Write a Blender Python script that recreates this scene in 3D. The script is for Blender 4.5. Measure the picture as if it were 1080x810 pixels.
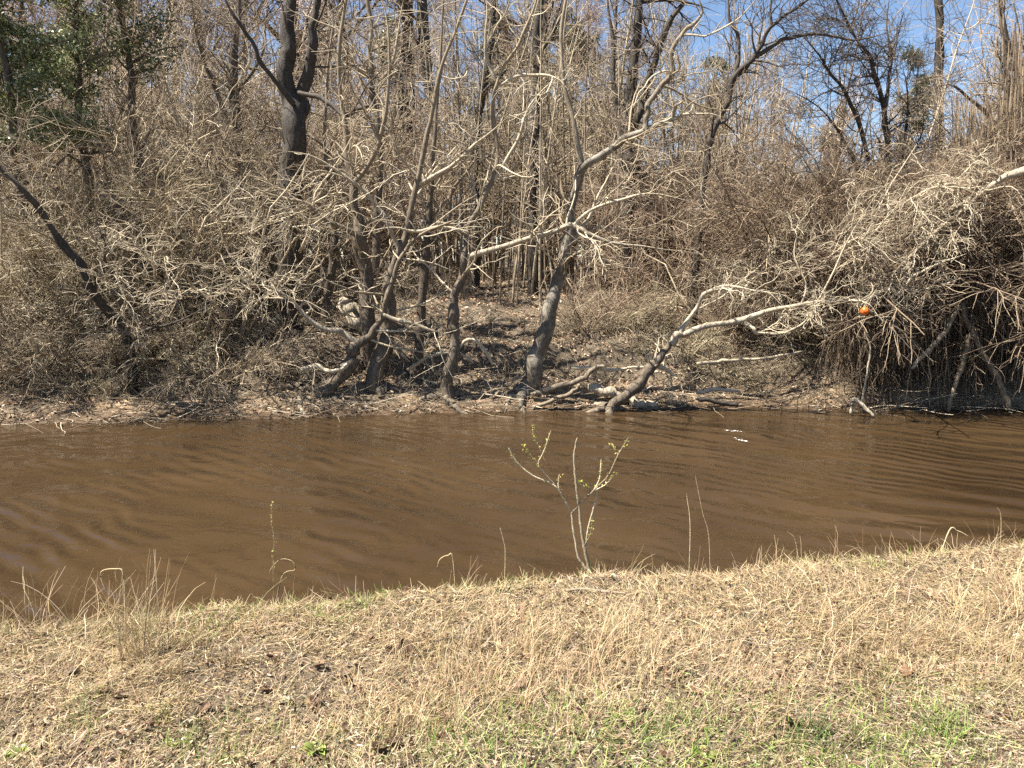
import bpy, math
import numpy as np

# ------------------------------------------------------------------ clearing
for o in list(bpy.data.objects):
    bpy.data.objects.remove(o)
SC = bpy.context.scene
COL = SC.collection
rad = math.radians

# ------------------------------------------------------------------ camera
CAM_Z, PITCH, FPX = 2.0, 9.6, 800.0          # metres, degrees down, focal length in 1080-wide pixels
cam_d = bpy.data.cameras.new('camera')
cam_d.sensor_width = 36.0
cam_d.lens = FPX / 1080.0 * 36.0
cam_d.clip_start, cam_d.clip_end = 0.05, 6000.0
cam = bpy.data.objects.new('camera', cam_d)
COL.objects.link(cam)
cam.location = (0, 0, CAM_Z)
cam.rotation_euler = (rad(90 - PITCH), 0, 0)
SC.camera = cam

# ------------------------------------------------------------------ sky, sun, exposure
SUN_EL, SUN_AZ = 59.0, -102.0                 # azimuth from +Y (view direction), negative = to the left
world = bpy.data.worlds.new('World')
SC.world = world
world.use_nodes = True
wn = world.node_tree
sky = wn.nodes.new('ShaderNodeTexSky')
sky.sky_type = 'NISHITA'
sky.sun_disc = False
sky.sun_elevation = rad(SUN_EL)
sky.sun_rotation = rad(SUN_AZ)
sky.air_density = 1.0
sky.dust_density = 0.0
sky.ozone_density = 2.0
sky.altitude = 1200.0
bg = wn.nodes['Background']
bg.inputs['Strength'].default_value = 0.056
wn.links.new(sky.outputs[0], bg.inputs['Color'])
sl = bpy.data.lights.new('sun', 'SUN')
sl.energy = 5.0
sl.angle = rad(0.5)
sl.color = (1.0, 0.94, 0.83)
sun = bpy.data.objects.new('sun', sl)
COL.objects.link(sun)
sun.location = (-10, 8, 30)
sun.rotation_euler = (rad(90 - SUN_EL), 0, rad(180 - SUN_AZ))
SC.view_settings.view_transform = 'Standard'
SC.view_settings.look = 'None'
SC.view_settings.gamma = 1.0
SC.view_settings.use_curve_mapping = False
SC.view_settings.exposure = 1.75
cy = SC.cycles
cy.max_bounces = 5
cy.diffuse_bounces = 3
cy.glossy_bounces = 2
cy.transmission_bounces = 2
cy.transparent_max_bounces = 4
cy.caustics_reflective = False
cy.caustics_refractive = False
cy.use_denoising = False
cy.sample_clamp_direct = 3.0
cy.sample_clamp_indirect = 6.0

# ------------------------------------------------------------------ numeric helpers
cp, sp = math.cos(rad(PITCH)), math.sin(rad(PITCH))


def W(px, py, depth):
    """A point at a given distance north (depth) in the direction of photo pixel px, py."""
    a, b = (px - 540.0) / FPX, (405.0 - py) / FPX
    d = np.array([a, cp + b * sp, -sp + b * cp])
    return np.array([0, 0, CAM_Z]) + d * (depth / d[1])


def G(px, py, z):
    """Where the direction of pixel px, py meets height z."""
    a, b = (px - 540.0) / FPX, (405.0 - py) / FPX
    d = np.array([a, cp + b * sp, -sp + b * cp])
    return np.array([0, 0, CAM_Z]) + d * ((z - CAM_Z) / d[2])


_tab = np.random.default_rng(5).random((64, 64))


def vnoise(x, y):
    xi, yi = np.floor(x).astype(int), np.floor(y).astype(int)
    fx, fy = x - xi, y - yi
    fx, fy = fx * fx * (3 - 2 * fx), fy * fy * (3 - 2 * fy)
    t = lambda i, j: _tab[i % 64, j % 64]
    return ((t(xi, yi) * (1 - fx) + t(xi + 1, yi) * fx) * (1 - fy)
            + (t(xi, yi + 1) * (1 - fx) + t(xi + 1, yi + 1) * fx) * fy)


def fbm(x, y, o=3):
    s, a = 0.0, 0.5
    for k in range(o):
        s = s + a * (vnoise(x + 17 * k, y + 31 * k) - .5)
        x, y, a = x * 2.03, y * 2.03, a * .5
    return s


def norm(v):
    return v / np.maximum(np.linalg.norm(v, axis=-1, keepdims=True), 1e-9)


# near bank edge and far waterline, as y over x
NEAR_Z = 0.46
_e = np.array([G(px, py, NEAR_Z - .04)[:2] for px, py in
               ((-300, 690), (0, 655), (150, 643), (300, 628), (450, 613), (600, 599), (700, 597), (760, 593), (900, 580), (1000, 570), (1080, 562), (1400, 535))])
_f = np.array([G(px, py, 0.0)[:2] for px, py in
               ((-500, 452), (-200, 452), (0, 447), (120, 446), (200, 442), (330, 440), (450, 437), (560, 434), (660, 433), (800, 430), (860, 432), (960, 432), (1080, 433), (1500, 434))])


def near_edge(x):
    return np.interp(x, _e[:, 0], _e[:, 1]) + .16 * fbm(x * 1.7 + 3, x * 0 + 4.4) + .10 * fbm(x * 6 + 3, x * 0 + 2.4)


def far_edge(x):
    return np.interp(x, _f[:, 0], _f[:, 1]) + .22 * fbm(x * .9, x * 0 + 1.3) + .12 * fbm(x * 4, x * 0 + 9.3)


def height(x, y):
    x, y = np.asarray(x, float), np.asarray(y, float)
    dn = near_edge(x) - y                         # >0 on the near bank
    df = y - far_edge(x)                          # >0 on the far bank
    # near bank: gently uneven turf falling off to the water
    zn = NEAR_Z + .10 * fbm(x * .8, y * .8) + .06 * fbm(x * 3.1, y * 3.1) + .045 * fbm(x * 8, y * 8)
    zn = zn + np.clip(1.2 - dn, -8, 0) * -.01
    roll = np.clip((.22 - dn) / .75, 0, 1)
    zn = zn - roll ** 1.6 * 1.35
    # far bank
    right = np.clip((x - 3.6) / 1.0, 0, 1)
    base = np.interp(df, [-3, -.6, 0, .15, .85, 1.25, 1.7, 3.2, 8, 20, 60], [-.9, -.28, 0, .07, .26, .68, .80, 1.16, 1.58, 1.72, 1.75])
    stp = np.interp(df, [-3, -.6, 0, .15, .85, 1.25, 1.7, 3.2, 8, 20, 60], [-.9, -.35, 0, .16, .62, .90, .98, 1.22, 1.60, 1.72, 1.75])
    zf = base * (1 - right) + stp * right
    amp = np.clip(df / 1.2, .12, 1)
    zf = zf + amp * (.45 * fbm(x * .7 + 7, y * .7) + .36 * fbm(x * 2.3, y * 2.3 + 5) + .05 * fbm(x * 9, y * 9))
    far = np.clip((np.hypot(x, y) - 60) / 100, 0, 1)
    z = np.where(dn > -1.2, np.where(df > -.8, np.maximum(zn, zf), zn), zf)
    return z * (1 - far) + far * 1.6


# ------------------------------------------------------------------ mesh helpers
def add_mesh(name, verts, faces, mat, parent=None, attrs=None, smooth=True):
    """faces: int array (n, 3 or 4) or a list of such arrays."""
    if not isinstance(faces, list):
        faces = [faces]
    faces = [np.asarray(f, np.int32) for f in faces if len(f)]
    me = bpy.data.meshes.new(name)
    verts = np.asarray(verts, np.float32).reshape(-1, 3)
    me.vertices.add(len(verts))
    me.vertices.foreach_set('co', verts.ravel())
    loops = np.concatenate([f.ravel() for f in faces])
    tot = np.concatenate([np.full(len(f), f.shape[1], np.int32) for f in faces])
    st = np.concatenate([[0], np.cumsum(tot)[:-1]]).astype(np.int32)
    me.loops.add(len(loops))
    me.loops.foreach_set('vertex_index', loops)
    me.polygons.add(len(tot))
    me.polygons.foreach_set('loop_start', st)
    me.polygons.foreach_set('loop_total', tot)
    me.update(calc_edges=True)
    me.polygons.foreach_set('use_smooth', np.full(len(tot), smooth))
    for k, v in (attrs or {}).items():
        v = np.asarray(v, np.float32)
        if v.ndim == 1:
            me.attributes.new(k, 'FLOAT', 'POINT').data.foreach_set('value', v)
        else:
            me.attributes.new(k, 'FLOAT_COLOR', 'POINT').data.foreach_set('color', np.c_[v, np.ones(len(v))].astype(np.float32).ravel())
    if mat:
        me.materials.append(mat)
    o = bpy.data.objects.new(name, me)
    COL.objects.link(o)
    if parent:
        o.parent = parent
    return o


class Tubes:
    """Collects many tapering tubes and links them as one mesh."""

    def __init__(self):
        self.v, self.f, self.a, self.r, self.n = [], [], [], [], 0

    def add(self, P, R, s, rng, rough=0.0):
        P, R = np.asarray(P, float), np.asarray(R, float)
        if P.ndim == 2:
            P, R = P[None], R[None]
        n, p = R.shape
        if n == 0:
            return
        T = norm(np.gradient(P, axis=1))
        m = norm(T.mean(axis=1))
        h = np.where(np.abs(m[:, 2:3]) < .8, np.array([[0, 0, 1.]]), np.array([[1., 0, 0]]))
        N = norm(np.cross(T, h[:, None, :]))
        B = np.cross(T, N)
        an = np.arange(s) * 2 * math.pi / s
        rr = R[:, :, None] * np.ones(s)
        if rough:
            rr = rr * (1 + rough * rng.normal(size=rr.shape))
        V = P[:, :, None, :] + rr[..., None] * (np.cos(an)[:, None] * N[:, :, None, :] + np.sin(an)[:, None] * B[:, :, None, :])
        i = np.arange(n)[:, None, None] * p * s + np.arange(p - 1)[None, :, None] * s
        j = np.arange(s)[None, None, :]
        k = (j + 1) % s
        F = np.stack(np.broadcast_arrays(i + j, i + k, i + s + k, i + s + j), -1).reshape(-1, 4) + self.n
        self.v.append(V.reshape(-1, 3))
        self.f.append(F)
        self.a.append(np.repeat(rng.random(n), p * s))
        self.r.append(np.repeat(R.ravel(), s))
        self.n += n * p * s

    def build(self, name, mat, parent=None, origin=None):
        V = np.concatenate(self.v)
        if origin is not None:
            V = V - np.asarray(origin)
        return add_mesh(name, V, np.concatenate(self.f), mat, parent,
                        {'rnd': np.concatenate(self.a), 'thick': np.concatenate(self.r)})


def spline(pts, n):
    """Catmull-Rom through rows of pts (xyz + radius)."""
    pts = np.asarray(pts, float)
    P = np.vstack([2 * pts[0] - pts[1], pts, 2 * pts[-1] - pts[-2]])
    P[:, 3] = np.maximum(P[:, 3], .0005)
    m = len(pts) - 1
    u = np.linspace(0, m - 1e-6, n)
    i = u.astype(int)
    t = (u - i)[:, None]
    a, b, c, d = P[i], P[i + 1], P[i + 2], P[i + 3]
    return .5 * (2 * b + (c - a) * t + (2 * a - 5 * b + 4 * c - d) * t ** 2 + (3 * b - a - 3 * c + d) * t ** 3)


def sprout(rng, P, R, n, L, p=6, ang=(30, 75), wander=.22, trop=.0, tmin=.2, tmax=1.0, r0=(.55, .8), rmax=.05, rtip=.0015, taper=.5, down=None):
    """Grow n children from the polylines P (m,q,3), R (m,q)."""
    m, q = R.shape
    seg = np.linalg.norm(np.diff(P, axis=1), axis=2).sum(1)
    w = seg / seg.sum()
    k = rng.choice(m, n, p=w)
    t = rng.uniform(tmin, tmax, n) * (q - 1 - 1e-6)
    i = t.astype(int)
    f = (t - i)[:, None]
    pos = P[k, i] * (1 - f) + P[k, i + 1] * f
    rr = R[k, i] * (1 - f[:, 0]) + R[k, i + 1] * f[:, 0]
    T = norm(P[k, i + 1] - P[k, i])
    az = norm(np.cross(T, rng.normal(size=(n, 3))))
    an = np.radians(rng.uniform(ang[0], ang[1], n))[:, None]
    d = norm(T * np.cos(an) + az * np.sin(an))
    ln = L * rng.uniform(.45, 1.25, n) * (1 - taper * t / (q - 1))
    step = (ln / (p - 1))[:, None]
    pts = [pos]
    for s in range(p - 1):
        pts.append(pts[-1] + d * step)
        d = d + wander * rng.normal(size=(n, 3))
        d[:, 2] += trop
        d = norm(d)
    C = np.stack(pts, 1)
    rb = np.minimum(rr * rng.uniform(r0[0], r0[1], n), rmax)
    rb = np.maximum(rb, rtip * 1.2)
    u = np.linspace(0, 1, p)[None, :]
    return C, rb[:, None] * (1 - u) ** .8 + rtip * u


# ------------------------------------------------------------------ object helpers
def tag(o, label=None, cat=None, group=None, kind=None):
    if label:
        o['label'] = label
    if cat:
        o['category'] = cat
    if group:
        o['group'] = group
    if kind:
        o['kind'] = kind
    return o


def thing(name, label, cat, loc=(0, 0, 0), group=None):
    o = bpy.data.objects.new(name, None)
    o.empty_display_size = .2
    COL.objects.link(o)
    o.location = tuple(float(c) for c in loc)
    return tag(o, label, cat, group)


def copy_thing(src, loc, rz, sc, label, group=None, tilt=(0, 0)):
    r = src.copy()
    COL.objects.link(r)
    r.location = tuple(float(c) for c in loc)
    r.rotation_euler = (tilt[0], tilt[1], rz)
    r.scale = sc if isinstance(sc, tuple) else (sc, sc, sc)
    r['label'] = label
    if group:
        r['group'] = group
    for ch in list(src.children):
        c = ch.copy()
        COL.objects.link(c)
        c.parent = r
    return r


# ------------------------------------------------------------------ materials
def new_mat(name):
    m = bpy.data.materials.new(name)
    m.use_nodes = True
    nt = m.node_tree
    b = nt.nodes['Principled BSDF']
    return m, nt, b


def nd(nt, typ, **kw):
    n = nt.nodes.new(typ)
    for k, v in kw.items():
        if k in n.inputs:
            n.inputs[k].default_value = v
        else:
            setattr(n, k, v)
    return n


def ramp(nt, fac, stops):
    r = nt.nodes.new('ShaderNodeValToRGB')
    e = r.color_ramp.elements
    while len(e) < len(stops):
        e.new(.5)
    for q, (p, c) in zip(e, stops):
        q.position = p
        q.color = (*c, 1) if len(c) == 3 else c
    nt.links.new(fac, r.inputs[0])
    return r.outputs[0]


def mix(nt, fac, a, b, mode='MIX'):
    m = nt.nodes.new('ShaderNodeMix')
    m.data_type = 'RGBA'
    m.blend_type = mode
    if isinstance(fac, (int, float)):
        m.inputs['Factor'].default_value = fac
    else:
        nt.links.new(fac, m.inputs['Factor'])
    for s, v in ((6, a), (7, b)):
        if isinstance(v, tuple):
            m.inputs[s].default_value = (*v, 1)
        else:
            nt.links.new(v, m.inputs[s])
    return m.outputs[2]


def bark(name, dark, light, twig_a, twig_b, scale=1.0, lichen=None):
    m, nt, b = new_mat(name)
    tc = nd(nt, 'ShaderNodeTexCoord')
    mp = nd(nt, 'ShaderNodeMapping')
    mp.inputs['Scale'].default_value = (1, 1, .35)
    nt.links.new(tc.outputs['Object'], mp.inputs[0])
    n1 = nd(nt, 'ShaderNodeTexNoise', Scale=30 * scale, Detail=8.0, Roughness=.72)
    n2 = nd(nt, 'ShaderNodeTexNoise', Scale=5 * scale, Detail=3.0)
    n3 = nd(nt, 'ShaderNodeTexVoronoi', Scale=38 * scale)
    for n in (n1, n3):
        nt.links.new(mp.outputs[0], n.inputs['Vector'])
    nt.links.new(tc.outputs['Object'], n2.inputs['Vector'])
    c = ramp(nt, n1.outputs[0], [(.34, dark), (.66, light)])
    if lichen:
        lf = ramp(nt, n2.outputs[0], [(.46, (0, 0, 0)), (.66, (.8, .8, .8))])
        c = mix(nt, lf, c, lichen)
    at = nd(nt, 'ShaderNodeAttribute', attribute_name='thick')
    ar = nd(nt, 'ShaderNodeAttribute', attribute_name='rnd')
    tw = ramp(nt, ar.outputs['Fac'], [(0, tuple(.62 * q for q in twig_b)), (.45, twig_b), (.75, tuple(.5 * (p + q) for p, q in zip(twig_a, twig_b))), (1, twig_a)])
    mr = nd(nt, 'ShaderNodeMapRange')
    mr.inputs['From Min'].default_value = .006
    mr.inputs['From Max'].default_value = .045
    nt.links.new(at.outputs['Fac'], mr.inputs['Value'])
    c = mix(nt, mr.outputs[0], tw, c)
    nt.links.new(c, b.inputs['Base Color'])
    b.inputs['Roughness'].default_value = .75
    b.inputs['Specular IOR Level'].default_value = .35
    bp = nd(nt, 'ShaderNodeBump', Strength=.9, Distance=.02)
    nt.links.new(n1.outputs[0], bp.inputs['Height'])
    nt.links.new(bp.outputs[0], b.inputs['Normal'])
    return m


M = {}
M['grey'] = bark('grey_bark', (.05, .038, .027), (.20, .155, .11), (.62, .52, .365), (.34, .265, .17))
M['lichen'] = bark('lichen_blotched_bark', (.06, .047, .034), (.20, .165, .12), (.62, .52, .365), (.34, .265, .17), lichen=(.31, .275, .22))
M['brown'] = bark('brown_bark', (.045, .034, .025), (.14, .11, .08), (.33, .27, .19), (.19, .145, .10))
M['dark'] = bark('dark_bark', (.022, .018, .014), (.075, .06, .046), (.15, .115, .085), (.085, .065, .05))
M['pale'] = bark('pale_branch', (.20, .155, .105), (.56, .475, .35), (.68, .58, .42), (.44, .36, .25))
M['straw'] = bark('straw_stalk', (.30, .22, .12), (.55, .44, .28), (.56, .45, .27), (.48, .37, .21))
M['shrub'] = bark('shrub_twigs', (.07, .055, .04), (.20, .165, .12), (.64, .53, .375), (.27, .205, .135))
M['shrubolive'] = bark('shrub_twigs_olive', (.07, .06, .04), (.20, .18, .12), (.60, .505, .345), (.27, .215, .135))
M['shrubred'] = bark('shrub_twigs_red', (.06, .045, .03), (.18, .135, .095), (.56, .43, .305), (.25, .175, .12))
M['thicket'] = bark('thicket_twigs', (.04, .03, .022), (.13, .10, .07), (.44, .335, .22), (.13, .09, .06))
M['far'] = bark('far_bark', (.09, .07, .052), (.25, .20, .15), (.56, .45, .33), (.34, .26, .185))
M['farred'] = bark('far_bark_budding', (.08, .06, .045), (.22, .17, .13), (.54, .40, .31), (.34, .23, .18))
M['root'] = bark('wet_wood', (.02, .015, .01), (.07, .052, .036), (.12, .09, .06), (.06, .045, .03))


def leaf_mat(name, transl=.3, rough=.6, spec=.3):
    m, nt, b = new_mat(name)
    a = nd(nt, 'ShaderNodeAttribute', attribute_name='col')
    nt.links.new(a.outputs['Color'], b.inputs['Base Color'])
    b.inputs['Roughness'].default_value = rough
    b.inputs['Specular IOR Level'].default_value = spec
    if transl:
        t = nd(nt, 'ShaderNodeBsdfTranslucent')
        nt.links.new(a.outputs['Color'], t.inputs['Color'])
        ms = nd(nt, 'ShaderNodeMixShader')
        ms.inputs[0].default_value = transl
        nt.links.new(b.outputs[0], ms.inputs[1])
        nt.links.new(t.outputs[0], ms.inputs[2])
        nt.links.new(ms.outputs[0], nt.nodes['Material Output'].inputs['Surface'])
    return m


M['grass'] = leaf_mat('dry_grass', .25, .55, .3)
M['litter'] = leaf_mat('dead_leaves', .15, .6, .3)
M['leaf'] = leaf_mat('green_leaves', .25, .35, .5)


def ground_mat():
    m, nt, b = new_mat('soil')
    tc = nd(nt, 'ShaderNodeTexCoord')
    n1 = nd(nt, 'ShaderNodeTexNoise', Scale=1.3, Detail=8.0, Roughness=.65)
    n2 = nd(nt, 'ShaderNodeTexNoise', Scale=45.0, Detail=5.0, Roughness=.7)
    n3 = nd(nt, 'ShaderNodeTexVoronoi', Scale=60.0)
    for n in (n1, n2, n3):
        nt.links.new(tc.outputs['Object'], n.inputs['Vector'])
    c1 = ramp(nt, n1.outputs[0], [(.35, (.065, .048, .033)), (.65, (.15, .115, .075))])
    c2 = ramp(nt, n2.outputs[0], [(.35, (.05, .037, .025)), (.7, (.24, .185, .12))])
    c = mix(nt, .55, c1, c2)
    # wet mud close to the water level
    sx = nd(nt, 'ShaderNodeSeparateXYZ')
    nt.links.new(tc.outputs['Object'], sx.inputs[0])
    mr = nd(nt, 'ShaderNodeMapRange')
    mr.inputs['From Min'].default_value = .03
    mr.inputs['From Max'].default_value = .12
    nt.links.new(sx.outputs[2], mr.inputs['Value'])
    c = mix(nt, mr.outputs[0], (.075, .045, .022), c)
    sd = nd(nt, 'ShaderNodeMapRange')
    sd.inputs['From Min'].default_value = .34
    sd.inputs['From Max'].default_value = .16
    nt.links.new(sx.outputs[2], sd.inputs['Value'])
    fy = nd(nt, 'ShaderNodeMath', operation='GREATER_THAN')
    fy.inputs[1].default_value = 8.0
    nt.links.new(sx.outputs[1], fy.inputs[0])
    m2 = nd(nt, 'ShaderNodeMath', operation='MULTIPLY')
    nt.links.new(sd.outputs[0], m2.inputs[0])
    pm = ramp(nt, n1.outputs[0], [(.42, (.1, .1, .1)), (.58, (1, 1, 1))])
    m3 = nd(nt, 'ShaderNodeMath', operation='MULTIPLY')
    nt.links.new(fy.outputs[0], m3.inputs[0])
    nt.links.new(pm, m3.inputs[1])
    nt.links.new(m3.outputs[0], m2.inputs[1])
    sand = ramp(nt, n2.outputs[0], [(.3, (.19, .125, .07)), (.7, (.40, .29, .175))])
    c = mix(nt, m2.outputs[0], c, sand)
    c = mix(nt, mr.outputs[0], (.085, .05, .024), c)
    nt.links.new(c, b.inputs['Base Color'])
    b.inputs['Roughness'].default_value = .9
    bp = nd(nt, 'ShaderNodeBump', Strength=.8, Distance=.03)
    nt.links.new(n2.outputs[0], bp.inputs['Height'])
    nt.links.new(bp.outputs[0], b.inputs['Normal'])
    return m


def water_mat():
    m, nt, b = new_mat('muddy_water')
    tc = nd(nt, 'ShaderNodeTexCoord')
    big = nd(nt, 'ShaderNodeTexNoise', Scale=.55, Detail=3.0)
    nt.links.new(tc.outputs['Object'], big.inputs['Vector'])
    c = ramp(nt, big.outputs[0], [(.3, (.029, .0172, .0078)), (.7, (.049, .0300, .0143))])
    nt.links.new(c, b.inputs['Base Color'])
    b.inputs['Roughness'].default_value = .12
    b.inputs['IOR'].default_value = 1.33
    b.inputs['Specular IOR Level'].default_value = .5

    def layer(scale, rot, stretch, detail=2.0, dist=.6):
        mp = nd(nt, 'ShaderNodeMapping')
        mp.vector_type = 'TEXTURE'
        mp.inputs['Rotation'].default_value = (0, 0, rad(rot))
        mp.inputs['Scale'].default_value = (stretch, 1, 1)
        nt.links.new(tc.outputs['Object'], mp.inputs[0])
        n = nd(nt, 'ShaderNodeTexNoise', Scale=scale, Detail=detail, Distortion=dist)
        nt.links.new(mp.outputs[0], n.inputs['Vector'])
        return n.outputs[0]

    def math_(op, a, v):
        n = nd(nt, 'ShaderNodeMath', operation=op)
        for s, q in ((0, a), (1, v)):
            if isinstance(q, (int, float)):
                n.inputs[s].default_value = q
            else:
                nt.links.new(q, n.inputs[s])
        return n.outputs[0]
    def crests(scale, rot, dist, dscale):
        mp = nd(nt, 'ShaderNodeMapping')
        mp.inputs['Rotation'].default_value = (0, 0, rad(-rot))
        nt.links.new(tc.outputs['Object'], mp.inputs[0])
        n = nd(nt, 'ShaderNodeTexWave', Scale=scale, Distortion=dist, Detail=1.2)
        n.inputs['Detail Scale'].default_value = dscale
        n.bands_direction = 'Y'
        nt.links.new(mp.outputs[0], n.inputs['Vector'])
        return n.outputs['Fac']
    a = crests(.75, -25, 6.0, .8)
    a2 = crests(1.7, -38, 6.0, .9)
    a3 = layer(5.0, 12, 2.0, 2.0, .8)
    a4 = layer(12.0, -20, 2.2, 2.0, .8)
    m1 = ramp(nt, layer(.7, -25, 1.8, 2.0, 1.0), [(.38, (0, 0, 0)), (.62, (1, 1, 1))])
    m2 = ramp(nt, layer(.9, 20, 1.6, 2.0, 1.0), [(.40, (0, 0, 0)), (.60, (1, 1, 1))])
    mask = ramp(nt, layer(.5, -20, 1.5, 2.0, 1.0), [(.34, (.35, .35, .35)), (.62, (1, 1, 1))])
    h = math_('ADD', math_('MULTIPLY', math_('MULTIPLY', a, m1), .16), math_('ADD', math_('MULTIPLY', math_('MULTIPLY', a2, m2), .085), math_('ADD', math_('MULTIPLY', a3, .12), math_('MULTIPLY', a4, .028))))
    swell = layer(.95, -24, 1.8, 1.0, .6)
    h = math_('ADD', h, math_('MULTIPLY', swell, .42))
    # a small riffle over a snag, and quieter water in the lee of the far bank
    sx = nd(nt, 'ShaderNodeSeparateXYZ')
    nt.links.new(tc.outputs['Object'], sx.inputs[0])
    lee = nd(nt, 'ShaderNodeMapRange')
    for q, v in (('From Min', 7.6), ('From Max', 9.3), ('To Min', 1.0), ('To Max', .38)):
        lee.inputs[q].default_value = v
    nt.links.new(sx.outputs[1], lee.inputs['Value'])
    vd = nd(nt, 'ShaderNodeVectorMath', operation='DISTANCE')
    c = G(796, 456, 0)
    vd.inputs[1].default_value = tuple(float(q) for q in c)
    nt.links.new(tc.outputs['Object'], vd.inputs[0])
    rif = nd(nt, 'ShaderNodeMapRange')
    for q, v in (('From Min', .1), ('From Max', .75), ('To Min', 2.6), ('To Max', 0.0)):
        rif.inputs[q].default_value = v
    nt.links.new(vd.outputs['Value'], rif.inputs['Value'])
    h = math_('MULTIPLY', h, math_('ADD', math_('MULTIPLY', mask, lee.outputs[0]), rif.outputs[0]))
    bp = nd(nt, 'ShaderNodeBump', Strength=1.0, Distance=.30)
    nt.links.new(h, bp.inputs['Height'])
    nt.links.new(bp.outputs[0], b.inputs['Normal'])
    return m


# ------------------------------------------------------------------ ground and water
def build_ground():
    def axis(a, b, d, lo, hi):
        mid = np.arange(a, b, d)
        gl = a - np.geomspace(.1, a - lo, 26)[::-1]
        gr = b + np.geomspace(.1, hi - b, 34) - .05
        return np.concatenate([gl, mid, gr])
    xs = axis(-9.5, 9.5, .07, -2500, 2500)
    ys = axis(1.2, 16, .06, -300, 3500)
    X, Y = np.meshgrid(xs, ys)
    Z = height(X, Y)
    V = np.stack([X, Y, Z], -1).reshape(-1, 3)
    nx, ny = len(xs), len(ys)
    i = (np.arange(ny - 1)[:, None] * nx + np.arange(nx - 1)[None, :]).ravel()
    F = np.stack([i, i + 1, i + nx + 1, i + nx], 1)
    tag(add_mesh('ground', V, F, ground_mat()), kind='structure')
    # water sheet, cut along the channel
    xs = np.concatenate([np.linspace(-120, -14, 20), np.arange(-13.5, 13.6, .25), np.linspace(14, 120, 20)])
    t = np.linspace(0, 1, 24)
    A, B = near_edge(xs) - .1, far_edge(xs) + .5
    Y = A[:, None] * (1 - t) + B[:, None] * t
    V = np.stack([np.repeat(xs, 24).reshape(-1, 24), Y, 0 * Y], -1).reshape(-1, 3)
    i = (np.arange(len(xs) - 1)[:, None] * 24 + np.arange(23)[None, :]).ravel()
    F = np.stack([i, i + 24, i + 25, i + 1], 1)
    tag(add_mesh('water', V, F, water_mat()), kind='structure')


build_ground()


# ------------------------------------------------------------------ leafy scatter helpers
def blades(rng, base, az, lean, length, width, curl, col, segs=3):
    """Grass blades: strips that start at base, lean towards az and curl over. Returns verts, faces, colours."""
    n = len(base)
    k = segs + 1
    pts = np.zeros((n, k, 3))
    pts[:, 0] = base
    ln = length / segs
    th = lean.copy()
    a = az.copy()
    for s in range(segs):
        d = np.stack([np.sin(th) * np.cos(a), np.sin(th) * np.sin(a), np.cos(th)], 1)
        pts[:, s + 1] = pts[:, s] + d * ln[:, None]
        th = th + curl / segs * rng.uniform(.5, 1.5, n)
        a = a + rng.normal(0, .25, n)
    side = np.stack([-np.sin(az), np.cos(az), np.zeros(n)], 1)
    tw = rng.normal(0, .7, n)
    side = norm(side * np.cos(tw)[:, None] + np.array([0, 0, 1.]) * np.sin(tw)[:, None])
    w = width[:, None] * np.linspace(1, .25, k)[None, :] ** .7
    V = np.stack([pts - side[:, None] * w[..., None], pts + side[:, None] * w[..., None]], 2)
    i = (np.arange(n)[:, None] * 2 * k + np.arange(segs)[None, :] * 2).ravel()
    F = np.stack([i, i + 1, i + 3, i + 2], 1)
    return V.reshape(-1, 3), F, np.repeat(col, 2 * k, axis=0)


class Leafy:
    def __init__(self):
        self.v, self.f, self.c, self.n = [], [], [], 0

    def add(self, V, F, C):
        self.v.append(V)
        self.f.append(F + self.n)
        self.c.append(C)
        self.n += len(V)

    def build(self, name, mat, parent=None, origin=None):
        V = np.concatenate(self.v)
        if origin is not None:
            V = V - np.asarray(origin)
        return add_mesh(name, V, np.concatenate(self.f), mat, parent, {'col': np.concatenate(self.c)}, smooth=False)


def leaves(rng, pos, size, col, flat=.5, aspect=.6):
    """Small folded leaves: a kite of two halves bent along the midrib."""
    n = len(pos)
    d = norm(rng.normal(size=(n, 3)) * np.array([1, 1, flat]))
    up = norm(rng.normal(size=(n, 3)) * flat + np.array([0, 0, 1.]) * (1 - flat) + 1e-3)
    s = norm(np.cross(d, up))
    u = np.cross(s, d)
    L, w = size[:, None], (size * aspect * rng.uniform(.7, 1.2, n))[:, None]
    f = rng.uniform(.1, .6, n)[:, None] * w
    b = rng.uniform(-.25, .35, n)[:, None] * L
    p0 = pos - d * L * .5
    p1 = pos + d * L * .5 + u * b
    m1 = pos - d * L * .05 + s * w * .5 + u * f
    m2 = pos - d * L * .05 - s * w * .5 + u * f
    V = np.stack([p0, m1, p1, m2], 1).reshape(-1, 3)
    i = np.arange(n) * 4
    F = np.concatenate([np.stack([i, i + 1, i + 2], 1), np.stack([i, i + 2, i + 3], 1)])
    return V, F, np.repeat(col, 4, axis=0)


def tri_leafy(name, rng, pos, size, col, mat, parent=None, flat=.5, aspect=.6, origin=None):
    V, F, C = leaves(rng, pos, size, col, flat, aspect)
    if origin is not None:
        V = V - np.asarray(origin)
    return add_mesh(name, V, F, mat, parent, {'col': C}, smooth=False)


def jitter_cols(rng, n, palette, weights, amount=.15):
    pal = np.array(palette)
    c = pal[rng.choice(len(pal), n, p=np.array(weights) / np.sum(weights))]
    return np.clip(c * (1 + amount * rng.normal(size=(n, 1))) * (1 + .05 * rng.normal(size=(n, 3))), .01, .9)


# ------------------------------------------------------------------ traced trees on the far bank
def px_line(rows):
    """rows of (px, py, depth, width in pixels) -> xyz + radius"""
    out = []
    for px, py, d, w in rows:
        out.append([*W(px, py, d), .5 * w * d / FPX])
    return np.array(out)


def base_light(trunk):
    """The thin-crowned trees along the open middle of the waterline."""
    return 300 < trunk[0][0] < 600 and trunk[0][2] < 11


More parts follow.
